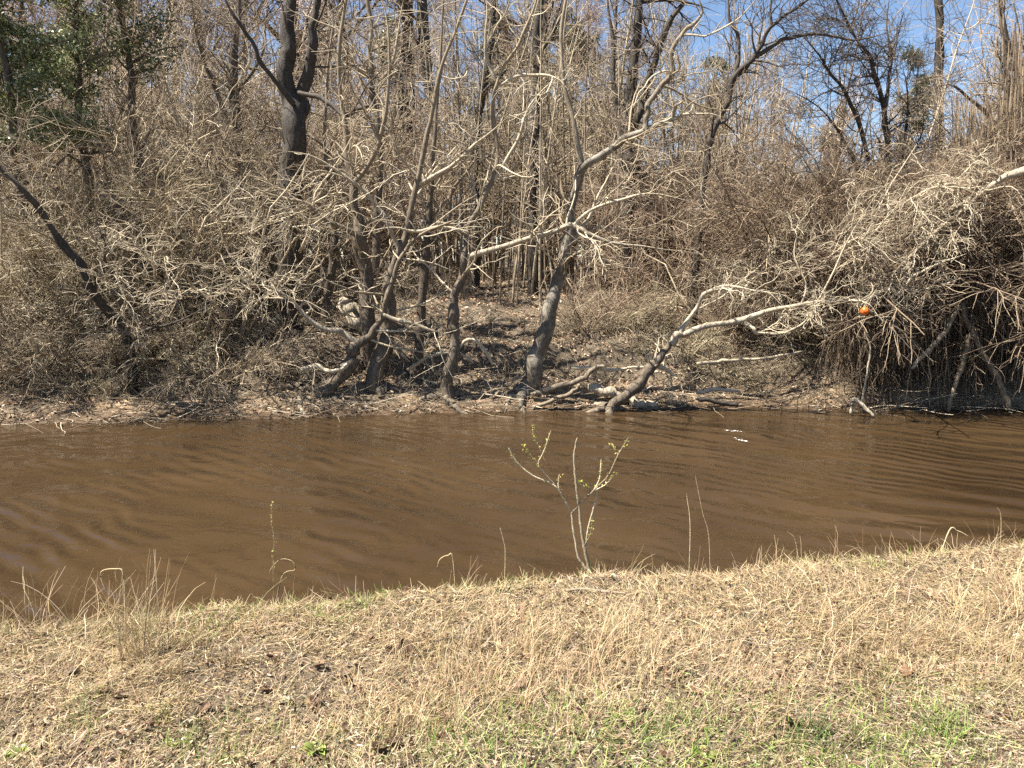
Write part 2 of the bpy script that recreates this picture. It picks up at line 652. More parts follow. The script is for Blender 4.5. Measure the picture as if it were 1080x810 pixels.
def traced_tree(name, label, cat, trunk, limbs, mat, seed, n1=40, n2=160, n3=500, L=(1.4, .6, .32), wander=.17, group=None, rooted=True,
                twig=.0032, trop=.0, limbmat=None, slim=.82, roots=4, crown=True, ang=(30, 80), leafs=0, tmin=.25):
    rng = np.random.default_rng(seed)
    if base_light(trunk):
        n1, n2, n3 = int(n1 * .6), int(n2 * .42), int(n3 * .18)
    else:
        n2, n3 = int(n2 * .8), int(n3 * .5)
    tr = px_line(trunk)
    if rooted:
        b = tr[0].copy()
        b[2] = float(height(b[0], b[1])) - .12
        b[3] *= 1.25
        if b[2] < tr[0][2] - .05:
            tr = np.vstack([b, tr])
        else:
            tr[0][3] *= 1.12
    base = np.array([tr[0][0], tr[0][1], float(height(tr[0][0], tr[0][1]))])
    root = thing(name, label, cat, base, group)

    def tube(rows, nm, mt=None):
        n = max(12, 6 * len(rows))
        s = spline(rows, n)
        wob = rng.normal(size=(n + 4, 3))
        wob = (wob[:-4] + 2 * wob[1:-3] + 3 * wob[2:-2] + 2 * wob[3:-1] + wob[4:]) / 9 * np.minimum(1, np.arange(n) / 4)[:, None]
        s[:, :3] += s[:, 3:4] * .45 * wob
        uu = np.linspace(0, 1, n)
        if nm == 'limb':
            s[:, 3] = np.maximum(s[:, 3] * slim * .82 * np.clip((1.0 - uu) / .45, 0, 1) ** .7, .0035)
        elif nm == 'trunk':
            s[:, 3] *= slim * (1 - .32 * np.clip(uu * 1.6 - .2, 0, 1))
        s[-1, 3] = min(s[-1, 3], .002)
        if nm == 'trunk':
            for q in rng.integers(3, n - 3, 3):
                s[:, 3] *= 1 + .14 * np.exp(-((np.arange(n) - q) / .8) ** 2)
        t = Tubes()
        t.add(s[:, :3], s[:, 3] * (1 + .07 * np.convolve(rng.normal(size=n + 2), [.5, 1, .5], 'valid')), 11, rng, .045)
        t.build(nm, mt or mat, root, base)
        return s
    all_ = [tube(tr, 'trunk')]
    for lb in limbs:
        all_.append(tube(px_line(lb), 'limb', limbmat))
    if rooted and roots and base[1] < 11:
        a0 = rng.uniform(0, 6.28)
        for k in range(roots):
            a = a0 + k * 6.28 / roots + rng.normal(0, .3)
            q, ln = 6, rng.uniform(.25, .6)
            u = np.linspace(0, 1, q)
            x = base[0] + np.cos(a + .5 * u) * (tr[0][3] * .4 + ln * u)
            y = base[1] + np.sin(a + .5 * u) * (tr[0][3] * .4 + ln * u)
            z = height(x, y) + .07 * (1 - u) ** 2 - .01
            tube(np.stack([x, y, z, tr[0][3] * .42 * (1 - .75 * u)], 1), 'root')
        # only the trunk and limbs carry twigs
        pass
    if crown:
        def res(s, q=24):
            u = np.linspace(0, len(s) - 1, q)
            return np.stack([np.interp(u, np.arange(len(s)), s[:, c]) for c in range(4)], 1)
        A = np.stack([res(s) for s in all_])
        # leave the foot of the trunk bare
        P0, R0 = A[:, :, :3], A[:, :, 3]
        t = Tubes()
        C1, Q1 = sprout(rng, P0, R0, n1, L[0], 9, ang, wander, trop, tmin, 1, (.3, .55), .018, .003)
        t.add(C1, Q1, 5, rng)
        C2, Q2 = sprout(rng, C1, Q1, n2, L[1], 7, (30, 80), wander * 1.25, trop, .1, 1, (.5, .8), .008, twig * .8)
        t.add(C2, Q2, 4, rng)
        C3, Q3 = sprout(rng, C2, Q2, n3, L[2], 5, (22, 65), wander * 1.2, trop, .1, 1, (.5, .85), .0045, twig * .6)
        t.add(C3, Q3, 3, rng)
        cr = t.build('crown', limbmat or mat, root, base)
        if leafs:
            k = rng.integers(0, len(C3), leafs)
            pos = C3[k, rng.integers(1, 5, leafs)] + rng.normal(0, .02, (leafs, 3))
            col = jitter_cols(rng, leafs, [(.33, .25, .15), (.25, .17, .09), (.42, .34, .22)], [1, 1, 1])
            tri_leafy('dead_leaves', rng, pos, rng.uniform(.03, .06, leafs), col, M['litter'], root, .9, .6, base)
    return root


traced_tree('big_tree', 'largest dark trunk of the far bank, forking just below a patch of sky', 'tree',
            [(298, 345, 10.95, 35), (303, 300, 10.95, 32.2), (305, 200, 10.95, 33.1), (307, 130, 11.05, 32.2), (303, 80, 11.05, 25.8), (302, 30, 11.05, 23), (306, -60, 11.15, 20.2), (312, -260, 11.25, 11)],
            [[(313, 130, 11.05, 22.1), (322, 90, 11.05, 16.6), (328, 40, 10.95, 13.8), (332, 0, 10.95, 12), (345, -120, 10.85, 8.28), (360, -240, 10.75, 4.6)],
             [(310, 110, 10.85, 8.28), (280, 72, 10.65, 7.36), (262, 40, 10.55, 5.52), (240, 5, 10.45, 4.6), (220, -50, 10.45, 2.76)],
             [(315, 98, 10.75, 7.36), (345, 107, 10.55, 7.36), (362, 122, 10.45, 6.44), (380, 115, 10.45, 5.52), (402, 110, 10.45, 3.68), (440, 105, 10.35, 2.76)]],
            M['dark'], 11, 30, 160, 500)
traced_tree('waterside_tree', 'grey tree at the waterline with a pale lit base, beside the curved leaning trunk', 'tree',
            [(396, 432, 10.0, 25), (396, 400, 10.0, 22), (405, 350, 10.0, 20), (411, 300, 10.0, 15), (424, 255, 10.0, 12), (438, 200, 9.95, 10), (452, 130, 9.9, 8), (470, 60, 9.8, 6), (500, -20, 9.7, 4)],
            [[(421, 262, 10.0, 8), (400, 220, 9.9, 7), (368, 190, 9.8, 6), (330, 165, 9.7, 4), (300, 160, 9.6, 3)],
             [(440, 195, 9.95, 7), (475, 175, 9.9, 6), (505, 150, 9.8, 5), (540, 120, 9.7, 3)]],
            M['grey'], 12, 50, 260, 900, limbmat=M['pale'])
traced_tree('waterside_tree', 'straight grey trunk rising just behind the pale lit base of its neighbour', 'tree',
            [(389, 420, 10.4, 22), (388, 370, 10.4, 22), (385, 310, 10.4, 20), (380, 255, 10.4, 17), (373, 200, 10.4, 13), (366, 150, 10.4, 10), (358, 60, 10.4, 8), (370, -40, 10.3, 5)],
            [[(379, 250, 10.3, 9), (350, 235, 10.1, 8), (320, 215, 10.0, 6), (285, 205, 9.9, 5), (240, 185, 9.8, 3)],
             [(372, 195, 10.3, 8), (395, 160, 10.2, 7), (408, 110, 10.1, 6), (410, 40, 10.0, 5), (398, -20, 10, 3)]],
            M['grey'], 13, 50, 260, 900)
traced_tree('leaning_tree', 'curved trunk leaning up from the mud between water and the forked grey trees', 'tree',
            [(322, 436, 9.85, 17), (345, 411, 9.85, 20), (370, 382, 9.9, 19), (378, 362, 9.9, 13), (392, 350, 9.9, 11), (405, 330, 9.85, 9), (415, 290, 9.8, 8), (430, 262, 9.75, 7), (448, 245, 9.7, 5), (480, 232, 9.6, 4)],
            [[(378, 364, 9.9, 12), (362, 350, 9.85, 10), (340, 345, 9.8, 8), (322, 333, 9.75, 7), (300, 310, 9.7, 5), (270, 300, 9.6, 4), (235, 310, 9.5, 3)],
             [(405, 332, 9.85, 7), (430, 340, 9.8, 7), (455, 348, 9.8, 5), (470, 352, 9.8, 3)]],
            M['grey'], 14, 26, 150, 500, limbmat=M['pale'])
traced_tree('waterside_tree', 'slim dark trunk standing between the straight grey tree and the bent one', 'tree',
            [(437, 420, 10.4, 14), (441, 370, 10.4, 13), (445, 300, 10.4, 13), (448, 268, 10.4, 15), (450, 235, 10.4, 10), (455, 180, 10.4, 8), (462, 100, 10.4, 6), (468, 0, 10.4, 5), (470, -60, 10.4, 3)],
            [[(449, 262, 10.4, 8), (470, 240, 10.3, 6), (478, 200, 10.2, 5), (500, 170, 10.1, 4), (515, 130, 10, 3)]],
            M['brown'], 15, 36, 200, 700)
traced_tree('waterside_tree', 'bent grey tree whose long pale limb reaches sideways past the next trunk', 'tree',
            [(470, 434, 9.9, 20), (474, 390, 9.9, 17), (478, 352, 9.9, 15), (475, 330, 9.9, 14), (484, 300, 9.9, 13), (490, 270, 9.9, 12), (494, 240, 9.9, 10), (512, 205, 9.9, 8), (524, 172, 9.9, 8), (521, 110, 9.9, 7), (530, 72, 9.85, 6), (548, 45, 9.8, 6), (565, 5, 9.8, 4), (575, -40, 9.7, 3)],
            [[(493, 272, 9.9, 9), (520, 263, 9.85, 8), (560, 252, 9.75, 8), (605, 239, 9.6, 8), (622, 248, 9.55, 7), (650, 257, 9.5, 6), (690, 262, 9.45, 5), (740, 268, 9.4, 3)],
             [(605, 239, 9.6, 6), (622, 222, 9.55, 5), (650, 212, 9.5, 5), (690, 204, 9.45, 4), (725, 212, 9.4, 3)],
             [(494, 245, 9.9, 7), (465, 240, 9.8, 6), (440, 244, 9.7, 5), (415, 240, 9.6, 4), (380, 245, 9.5, 3)],
             [(523, 85, 9.9, 6), (512, 55, 9.85, 5), (513, 20, 9.8, 4), (512, -20, 9.8, 3)],
             [(527, 90, 9.9, 5), (550, 80, 9.8, 5), (585, 82, 9.7, 4), (600, 95, 9.6, 3)],
             [(518, 195, 9.9, 5), (545, 150, 9.8, 5), (560, 110, 9.7, 4), (600, 70, 9.6, 3)]],
            M['grey'], 16, 60, 300, 1000, limbmat=M['pale'])
traced_tree('waterside_tree', 'leaning grey trunk with a pile of roots at its foot', 'tree',
            [(553, 425, 10.1, 24), (560, 390, 10.1, 24), (572, 355, 10.1, 23), (583, 310, 10.1, 20), (592, 280, 10.1, 18), (600, 250, 10.1, 16), (606, 215, 10.1, 14), (611, 180, 10.1, 12), (603, 120, 10.1, 9), (592, 60, 10.1, 7), (600, -20, 10.1, 5)],
            [[(608, 200, 10.1, 13), (612, 178, 10.05, 12), (635, 162, 10.0, 11), (660, 146, 9.9, 11), (682, 136, 9.85, 9), (704, 128, 9.8, 8), (719, 122, 9.8, 7), (749, 120, 9.8, 5), (775, 128, 9.8, 3)],
             [(680, 137, 9.85, 8), (684, 118, 9.85, 8), (690, 99, 9.85, 8), (708, 79, 9.8, 8), (710, 54, 9.75, 7), (724, 32, 9.7, 7), (739, 15, 9.7, 6), (736, -10, 9.7, 5), (742, -70, 9.7, 3)],
             [(708, 128, 9.8, 5), (713, 112, 9.75, 5), (724, 104, 9.7, 3)],
             [(596, 265, 10.1, 8), (615, 240, 10.2, 6), (632, 205, 10.3, 4), (650, 170, 10.4, 3)]],
            M['lichen'], 17, 50, 260, 850)
traced_tree('leaning_tree', 'low tree leaning out of the water, its long pale bough reaching towards the orange ball', 'tree',
            [(640, 438, 9.7, 16), (663, 409, 9.7, 17), (690, 386, 9.7, 16), (706, 366, 9.7, 13), (716, 353, 9.7, 12)],
            [[(708, 363, 9.7, 12), (718, 351, 9.7, 11), (740, 345, 9.65, 9), (780, 338, 9.6, 9), (810, 328, 9.5, 8), (850, 320, 9.4, 7), (880, 316, 9.4, 6), (910, 319, 9.4, 5.5), (940, 324, 9.35, 4.5), (958, 326, 9.3, 3.5), (985, 320, 9.2, 2.5)],
             [(715, 354, 9.7, 8), (732, 328, 9.7, 6), (745, 310, 9.65, 6), (770, 302, 9.6, 6), (800, 307, 9.5, 4), (830, 312, 9.4, 3)],
             [(895, 317, 9.4, 3), (903, 317, 9.2, 2.6), (910, 318, 8.98, 2.2), (918, 321, 8.85, 1.6)],
             [(785, 337, 9.6, 6), (793, 345, 9.5, 6), (799, 352, 9.5, 5), (812, 350, 9.45, 3)],
             [(799, 351, 9.5, 4), (830, 350, 9.4, 4), (850, 338, 9.3, 3), (860, 318, 9.2, 3)],
             [(862, 319, 9.4, 3.5), (878, 290, 9.35, 3), (890, 262, 9.3, 2.6), (905, 235, 9.2, 2.3), (925, 205, 9.1, 2)],
             [(912, 318, 9.4, 6), (938, 304, 9.35, 6), (948, 310, 9.3, 5), (965, 290, 9.25, 5), (995, 276, 9.2, 4), (1020, 268, 9.1, 3)],
             [(733, 328, 9.7, 3), (758, 315, 9.8, 2.6), (790, 290, 9.9, 2.4), (820, 262, 10, 2)],
             [(845, 321, 9.4, 3), (850, 300, 9.5, 2.6), (838, 270, 9.6, 2.4), (842, 240, 9.7, 2)],
             [(692, 384, 9.7, 9), (706, 393, 9.8, 6), (716, 398, 9.85, 3)]],
            M['grey'], 18, limbmat=M['pale'], n1=46, n2=380, n3=1500, L=(.75, .4, .22), wander=.26, trop=.03, tmin=.4)
traced_tree('straight_tree', 'dark straight trunk seen past the pale sideways limb', 'tree',
            [(563, 318, 14.5, 17), (563, 250, 14.5, 15), (563, 180, 14.5, 14), (566, 100, 14.5, 14), (568, 0, 14.5, 13), (570, -140, 14.5, 9)],
            [[(566, 60, 14.5, 7), (590, 20, 14.3, 6), (600, -40, 14.2, 4)]], M['dark'], 19, 20, 120, 400, L=(1.5, .7, .35))
traced_tree('forked_tree', 'thick dark tree splitting into a V against the blue sky', 'tree',
            [(668, 290, 14, 22.4), (663, 220, 14, 21.6), (661, 170, 14, 22.4), (664, 130, 14, 22.4), (664, 80, 14, 16.8), (672, 0, 14, 14.4), (680, -120, 14, 8), (690, -260, 14, 4)],
            [[(668, 135, 14, 14.4), (682, 95, 13.9, 12), (702, 40, 13.8, 10.4), (722, 0, 13.7, 8.8), (745, -60, 13.6, 5.6)],
             [(658, 150, 14, 11.2), (650, 100, 14.1, 8), (645, 50, 14.2, 7.2), (640, -30, 14.2, 4.8)],
             [(672, 2, 14, 6.4), (700, 0, 13.8, 5.6), (725, 3, 13.6, 4), (760, 14, 13.4, 2.4)]],
            M['dark'], 20, 36, 220, 800, L=(1.5, .7, .35), trop=-.03)
traced_tree('waterside_tree', 'dark crooked tree whose two arms lift into open sky above the thicket', 'tree',
            [(735, 260, 11.8, 8.64), (742, 190, 11.8, 8.64), (748, 153, 11.8, 8.64), (756, 131, 11.8, 8.64), (770, 104, 11.8, 8.64), (775, 79, 11.8, 8.64), (793, 62, 11.7, 7.92), (803, 45, 11.7, 6.48), (815, 27, 11.6, 5.76), (834, 12, 11.6, 5.04), (858, -5, 11.5, 3.6), (890, -40, 11.4, 2.16)],
            [[(774, 85, 11.8, 6.48), (779, 59, 11.8, 5.76), (778, 37, 11.8, 5.04), (770, 20, 11.8, 5.04), (768, 0, 11.8, 4.32), (772, -60, 11.8, 2.88)],
             [(790, 64, 11.7, 5.76), (817, 48, 11.7, 5.76), (837, 39, 11.6, 5.04), (866, 37, 11.5, 4.32), (901, 42, 11.4, 3.6), (930, 36, 11.3, 2.88), (965, 20, 11.2, 2.16)],
             [(814, 28, 11.6, 4.32), (812, 8, 11.6, 3.6), (818, -20, 11.6, 2.88)]],
            M['dark'], 21, 40, 260, 900, L=(1.1, .55, .3))
traced_tree('thicket_tree', 'dark many-stemmed tree wrapped in twigs under the open sky beside the straight pole trunk', 'tree',
            [(938, 300, 12.5, 9.92), (939, 220, 12.5, 8.68), (937, 165, 12.5, 8.06), (931, 111, 12.5, 7.44), (918, 64, 12.4, 5.58), (901, 37, 12.3, 4.34), (886, 7, 12.2, 3.1), (870, -40, 12, 1.86)],
            [[(930, 260, 12.5, 6.82), (915, 170, 12.4, 6.2), (899, 111, 12.3, 5.58), (879, 81, 12.2, 4.96), (856, 49, 12.1, 3.1), (830, 20, 12, 1.86)],
             [(933, 120, 12.5, 5.58), (940, 70, 12.5, 4.34), (935, 30, 12.5, 3.1), (940, -20, 12.5, 1.86)],
             [(925, 240, 12.5, 5.58), (905, 180, 12.4, 4.96), (885, 140, 12.3, 3.72), (860, 110, 12.2, 3.1), (820, 90, 12.1, 1.86)],
             [(936, 250, 12.5, 5.58), (950, 170, 12.6, 4.34), (958, 110, 12.6, 3.1), (950, 60, 12.6, 1.86)]],
            M['dark'], 22, 130, 1200, 5600, L=(1.1, .6, .3), trop=.02)
traced_tree('pole_tree', 'straight bare pole trunk alone against blue sky', 'tree',
            [(983, 290, 19, 17), (985, 200, 19, 16), (987, 150, 19, 14), (990, 60, 19, 13), (990, 0, 19, 11), (991, -160, 19, 9), (992, -320, 19, 5)],
            [], M['dark'], 23, 14, 80, 200, L=(1.2, .6, .3), tmin=.5)
traced_tree('vine_tree', 'vine-hung trunk at the edge of the picture above the dark overhanging thicket', 'tree',
            [(1062, 320, 12.6, 14.4), (1058, 240, 12.6, 12.8), (1055, 170, 12.6, 12), (1062, 100, 12.6, 9.6), (1056, 30, 12.6, 7.2), (1050, -60, 12.6, 4.8)],
            [[(1080, 170, 12.4, 9.6), (1072, 110, 12.4, 8), (1068, 70, 12.4, 7.2), (1060, 30, 12.3, 5.6), (1052, -30, 12.2, 3.2)],
             [(1060, 140, 12.5, 6.4), (1030, 110, 12.3, 4.8), (1005, 90, 12.1, 3.2), (985, 92, 12, 2.4)],
             [(1062, 100, 12.6, 7.2), (1085, 50, 12.5, 5.6), (1090, 0, 12.5, 4)]],
            M['brown'], 24, 40, 260, 900, L=(1.2, .7, .4), trop=-.09)
traced_tree('leaning_tree', 'thin dark stem leaning out through the tangle from a rooty foot at the waterline', 'tree',
            [(137, 434, 9.95, 19), (139, 395, 9.8, 16), (130, 358, 9.65, 14), (98, 303, 9.4, 13), (62, 252, 9.2, 11), (30, 205, 9.05, 9), (2, 176, 8.95, 8), (-60, 120, 8.8, 6), (-120, 60, 8.7, 3)],
            [[(136, 372, 9.7, 6), (150, 350, 9.6, 5), (185, 340, 9.5, 4), (225, 320, 9.4, 3)],
             [(100, 305, 9.4, 5), (112, 270, 9.3, 4), (105, 240, 9.2, 3)],
             [(137, 410, 9.85, 8), (128, 425, 9.75, 6), (118, 440, 9.65, 4)],
             [(138, 412, 9.85, 8), (146, 428, 9.75, 5), (152, 440, 9.65, 3)]],
            M['dark'], 25, 24, 120, 400, L=(.9, .45, .25))
traced_tree('slender_tree', 'wavy slim stem among the bushes next to the largest dark trunk', 'tree',
            [(343, 350, 11.4, 13), (347, 300, 11.4, 12), (352, 255, 11.4, 10), (350, 220, 11.4, 8), (342, 150, 11.4, 7), (344, 90, 11.4, 5), (352, 20, 11.4, 3)],
            [[(351, 235, 11.4, 6), (330, 205, 11.3, 5), (318, 180, 11.2, 3)]],
            M['brown'], 26, 30, 200, 700)
traced_tree('slender_tree', 'pale slim stem rising through the thicket into the big reddish crown', 'tree',
            [(398, 330, 12.8, 12), (397, 240, 12.8, 11), (399, 160, 12.8, 9), (393, 90, 12.8, 9), (390, 30, 12.8, 8), (384, -30, 12.8, 5)],
            [[(396, 100, 12.8, 6), (415, 60, 12.7, 5), (425, 0, 12.6, 4)]],
            M['grey'], 27, 30, 180, 600)
traced_tree('straight_tree', 'slightly leaning dark trunk with sky showing on both sides of its top', 'tree',
            [(500, 330, 15, 14), (502, 220, 15, 14), (503, 140, 15, 13), (513, 70, 15, 13), (522, 0, 15, 11), (530, -120, 15, 8)],
            [[(508, 100, 15, 7), (535, 70, 14.8, 5), (548, 20, 14.7, 3)]], M['dark'], 28, 20, 120, 400, L=(1.5, .7, .35))
traced_tree('straight_tree', 'dark trunk half hidden by glossy evergreen leaves at the picture edge', 'tree',
            [(2, 330, 14, 18), (0, 230, 14, 18), (-2, 130, 14, 16), (-4, 0, 14, 14), (0, -150, 14, 9)],
            [[(0, 110, 14, 7), (25, 60, 13.9, 5), (50, 10, 13.8, 3)]], M['dark'], 29, 24, 140, 400, L=(1.4, .7, .35))
traced_tree('straight_tree', 'thin brown trunk standing to the side of the largest dark trunk, twigs hanging round it', 'tree',
            [(245, 340, 14, 17), (248, 240, 14, 16), (250, 150, 14, 14), (247, 60, 14, 12), (250, -30, 14, 9), (252, -160, 14, 6)],
            [[(249, 150, 14, 7), (225, 90, 13.8, 6), (208, 40, 13.7, 5), (200, -10, 13.6, 3)],
             [(248, 100, 14, 6), (275, 60, 13.9, 4), (282, 10, 13.8, 3)]], M['brown'], 30, 40, 260, 900, L=(1.4, .7, .35))
traced_tree('fallen_limb', 'thick pale broken limb slanting out of the overhanging thicket', 'fallen limb',
            [(1110, 168, 9.7, 10), (1075, 181, 9.7, 10), (1045, 195, 9.7, 9), (1020, 212, 9.7, 7), (985, 232, 9.7, 6), (950, 246, 9.7, 5), (915, 262, 9.6, 4), (880, 285, 9.5, 3)],
            [[(1030, 205, 9.7, 5), (1000, 195, 9.6, 4), (970, 205, 9.5, 4), (940, 222, 9.4, 3)],
             [(1000, 224, 9.7, 5), (985, 255, 9.6, 4), (970, 280, 9.5, 3)],
             [(1045, 195, 9.7, 5), (1010, 225, 9.5, 5), (960, 270, 9.3, 4), (930, 300, 9.2, 3)]],
            M['pale'], 31, 60, 500, 2000, L=(.8, .45, .25), wander=.24, trop=-.10, rooted=False, tmin=.15)

# ------------------------------------------------------------------ shrubs: one of each kind, then copies
def make_shrub(seed, mat, hgt, stems, n1, n2, n3, spread, trop, label, name='bare_shrub', twig=.0030, leafs=0, wander=.12):
    rng = np.random.default_rng(seed)
    root = thing(name, label, 'shrub', (0, 0, 0))
    a = rng.uniform(0, 2 * math.pi, stems)
    d = np.stack([np.cos(a) * spread, np.sin(a) * spread, np.ones(stems)], 1) * rng.uniform(.6, 1.2, (stems, 1))
    d = norm(d)
    p = 12
    pts = [np.stack([np.cos(a) * .12, np.sin(a) * .12, np.full(stems, -.1)], 1)]
    L = hgt * rng.uniform(.6, 1.15, stems) / (p - 1)
    for s in range(p - 1):
        pts.append(pts[-1] + d * L[:, None])
        d = d + wander * rng.normal(size=(stems, 3))
        d[:, 2] += trop
        d = norm(d)
    P = np.stack(pts, 1)
    u = np.linspace(0, 1, p)[None]
    R = rng.uniform(.014, .032, (stems, 1)) * (1 - u) + .005 * u
    t = Tubes()
    t.add(P, R, 6, rng)
    C1, Q1 = sprout(rng, P, R, n1, hgt * .38, 9, (22, 65), wander * 1.1, trop, .15, 1, (.45, .8), .014, .004)
    t.add(C1, Q1, 4, rng)
    t.build('stems', mat, root)
    t = Tubes()
    C2, Q2 = sprout(rng, C1, Q1, n2, hgt * .24, 8, (22, 62), wander * 1.3, trop * .5, .1, 1, (.5, .8), .0075, twig * .8)
    t.add(C2, Q2, 3, rng)
    C3, Q3 = sprout(rng, C2, Q2, n3, hgt * .11, 5, (20, 65), wander * 1.2, 0, .1, 1, (.5, .85), .005, twig * .6)
    t.add(C3, Q3, 3, rng)
    t.build('twigs', mat, root)
    if leafs:
        k = rng.integers(0, len(C3), leafs)
        pos = C3[k, rng.integers(1, 4, leafs)]
        col = jitter_cols(rng, leafs, [(.34, .26, .16), (.24, .16, .09), (.44, .36, .24)], [1, 1, 1])
        tri_leafy('dead_leaves', rng, pos, rng.uniform(.025, .05, leafs), col, M['litter'], root, .9)
    return root


rng = np.random.default_rng(77)
S = [make_shrub(101, M['shrub'], 3.2, 9, 70, 480, 1000, .5, -.01, 'x', leafs=150),
     make_shrub(102, M['shrubolive'], 3.0, 9, 70, 480, 1000, .6, -.03, 'x', leafs=100),
     make_shrub(103, M['shrub'], 2.6, 11, 70, 480, 1000, .8, -.05, 'x', leafs=150),
     make_shrub(104, M['shrubred'], 3.0, 10, 70, 480, 1000, .45, .0, 'x', leafs=80),
     make_shrub(105, M['shrubolive'], 2.0, 9, 60, 400, 800, .9, -.05, 'x', leafs=80),
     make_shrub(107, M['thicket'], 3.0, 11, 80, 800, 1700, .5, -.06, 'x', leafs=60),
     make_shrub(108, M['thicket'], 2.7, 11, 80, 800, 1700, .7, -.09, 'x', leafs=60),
     make_shrub(106, M['shrubred'], 2.0, 12, 60, 400, 800, .6, -.03, 'x', leafs=150)]
S7 = [make_shrub(121, M['pale'], 3.8, 5, 26, 170, 380, .75, -.035, 'x', 'arching_shrub', twig=.0036, wander=.22),
      make_shrub(122, M['shrub'], 3.6, 6, 30, 190, 400, .6, -.02, 'x', 'arching_shrub', twig=.0036, wander=.24),
      make_shrub(123, M['pale'], 3.2, 5, 26, 170, 380, .9, -.03, 'x', 'arching_shrub', twig=.0036, wander=.26)]
used = set()


def place(src, x, y, rz, sc, label, group, tilt=(0, 0), sink=.0):
    z = float(height(x, y)) - sink
    if id(src) not in used:
        used.add(id(src))
        src.location = (x, y, z)
        src.rotation_euler = (tilt[0], tilt[1], rz)
        src.scale = (sc, sc, sc)
        src['label'] = label
        src['group'] = group
        return src
    return copy_thing(src, (x, y, z), rz, sc, label, group, tilt)


def spot(px, depth):
    return (px - 540.0) / FPX * depth * 1.0, depth


def scatter(kinds, boxes, label, group, smin=.8, smax=1.2, tilt=.12, sink=0.03):
    """boxes: (px0, px1, depth0, depth1, count)"""
    for x0, x1, d0, d1, n in boxes:
        for k in range(n):
            px = x0 + (x1 - x0) * (k + rng.uniform(.05, .95)) / n
            d = rng.uniform(d0, d1)
            x, y = spot(px, d)
            src = kinds[int(rng.integers(len(kinds)))]
            place(src, x, y, rng.uniform(0, 6.28), rng.uniform(smin, smax), label, group, tuple(rng.normal(0, tilt, 2)), sink)


scatter([S[0], S[1], S[2]], [(-120, 240, 10.7, 11.6, 9), (-140, 265, 11.6, 13.2, 8)],
        'bare tan shrub in the dense tangle round the thin stem leaning over the water', 'shrubs tangled round the leaning stem')
scatter(S7, [(-100, 250, 10.4, 11.4, 9), (240, 300, 11.4, 12.4, 2)],
        'arching shrub with long pale crooked boughs in front of the tangle', 'arching pale shrubs', .85, 1.15, .12)
scatter(S7, [(740, 890, 11.3, 12.8, 5)],
        'arching shrub with pale crooked boughs behind the end of the long pale bough', 'arching shrubs behind the pale bough', .75, 1.05, .12)
scatter([S[0], S[2]], [(170, 310, 12.4, 14.4, 5)],
        'bare tan shrub tangled about the feet of the largest dark trunk', 'shrubs around the largest dark trunk', .6, .85)
scatter([S[3], S[7]], [(690, 900, 12.2, 14.5, 8), (620, 760, 13.5, 15.5, 4)],
        'reddish brown bare shrub on the bank behind the long pale leaning bough', 'shrubs behind the pale leaning bough', .75, 1.1)
scatter([S[7], S[4]], [(615, 700, 11.2, 12.2, 3), (760, 880, 11.0, 12.0, 6)],
        'low twiggy shrub on the leaf-covered slope above the leaning tree', 'low shrubs on the leafy slope', .5, .75)
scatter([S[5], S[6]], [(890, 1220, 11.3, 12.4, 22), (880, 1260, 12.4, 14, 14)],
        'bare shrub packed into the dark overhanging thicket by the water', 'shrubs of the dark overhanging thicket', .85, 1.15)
scatter([S[3], S[1]], [(-200, 520, 14, 18, 15), (740, 1250, 14, 18, 10)],
        'bare shrub of the second row, deeper in the wood behind the bank bushes', 'second row of bare shrubs', .9, 1.35)

for k in range(15):
    px = 885 + 21 * k + rng.uniform(-8, 8)
    d = rng.uniform(11.3, 11.9)
    x, y = spot(px, d)
    place([S[5], S[6]][k % 2], x, y, rng.normal(-.1, .35), rng.uniform(.9, 1.15),
          'bare shrub bowing out over the water and shading the dark thicket', 'shrubs bowing over the water', (rng.uniform(.4, .7), rng.normal(0, .15)), -.25)

LB = [make_shrub(131, M['shrub'], 1.7, 14, 70, 600, 1500, .9, -.06, 'x', 'low_brush', twig=.0024, leafs=60),
      make_shrub(132, M['shrubolive'], 1.5, 14, 70, 600, 1500, 1.1, -.08, 'x', 'low_brush', twig=.0024, leafs=60)]
scatter(LB, [(-90, 120, 9.7, 10.2, 9), (120, 290, 10.1, 10.7, 7), (-90, 270, 10.5, 11.2, 7)],
        'low fine brush hanging over the sandy strip near the rooty leaning stem', 'low brush along the sandy strip', .45, .85, .2)
scatter(LB, [(690, 900, 10.6, 11.8, 7), (600, 720, 11.4, 12.6, 5)],
        'low fine brush on the litter slope behind the leaning tree', 'low brush on the litter slope', .35, .65, .2)

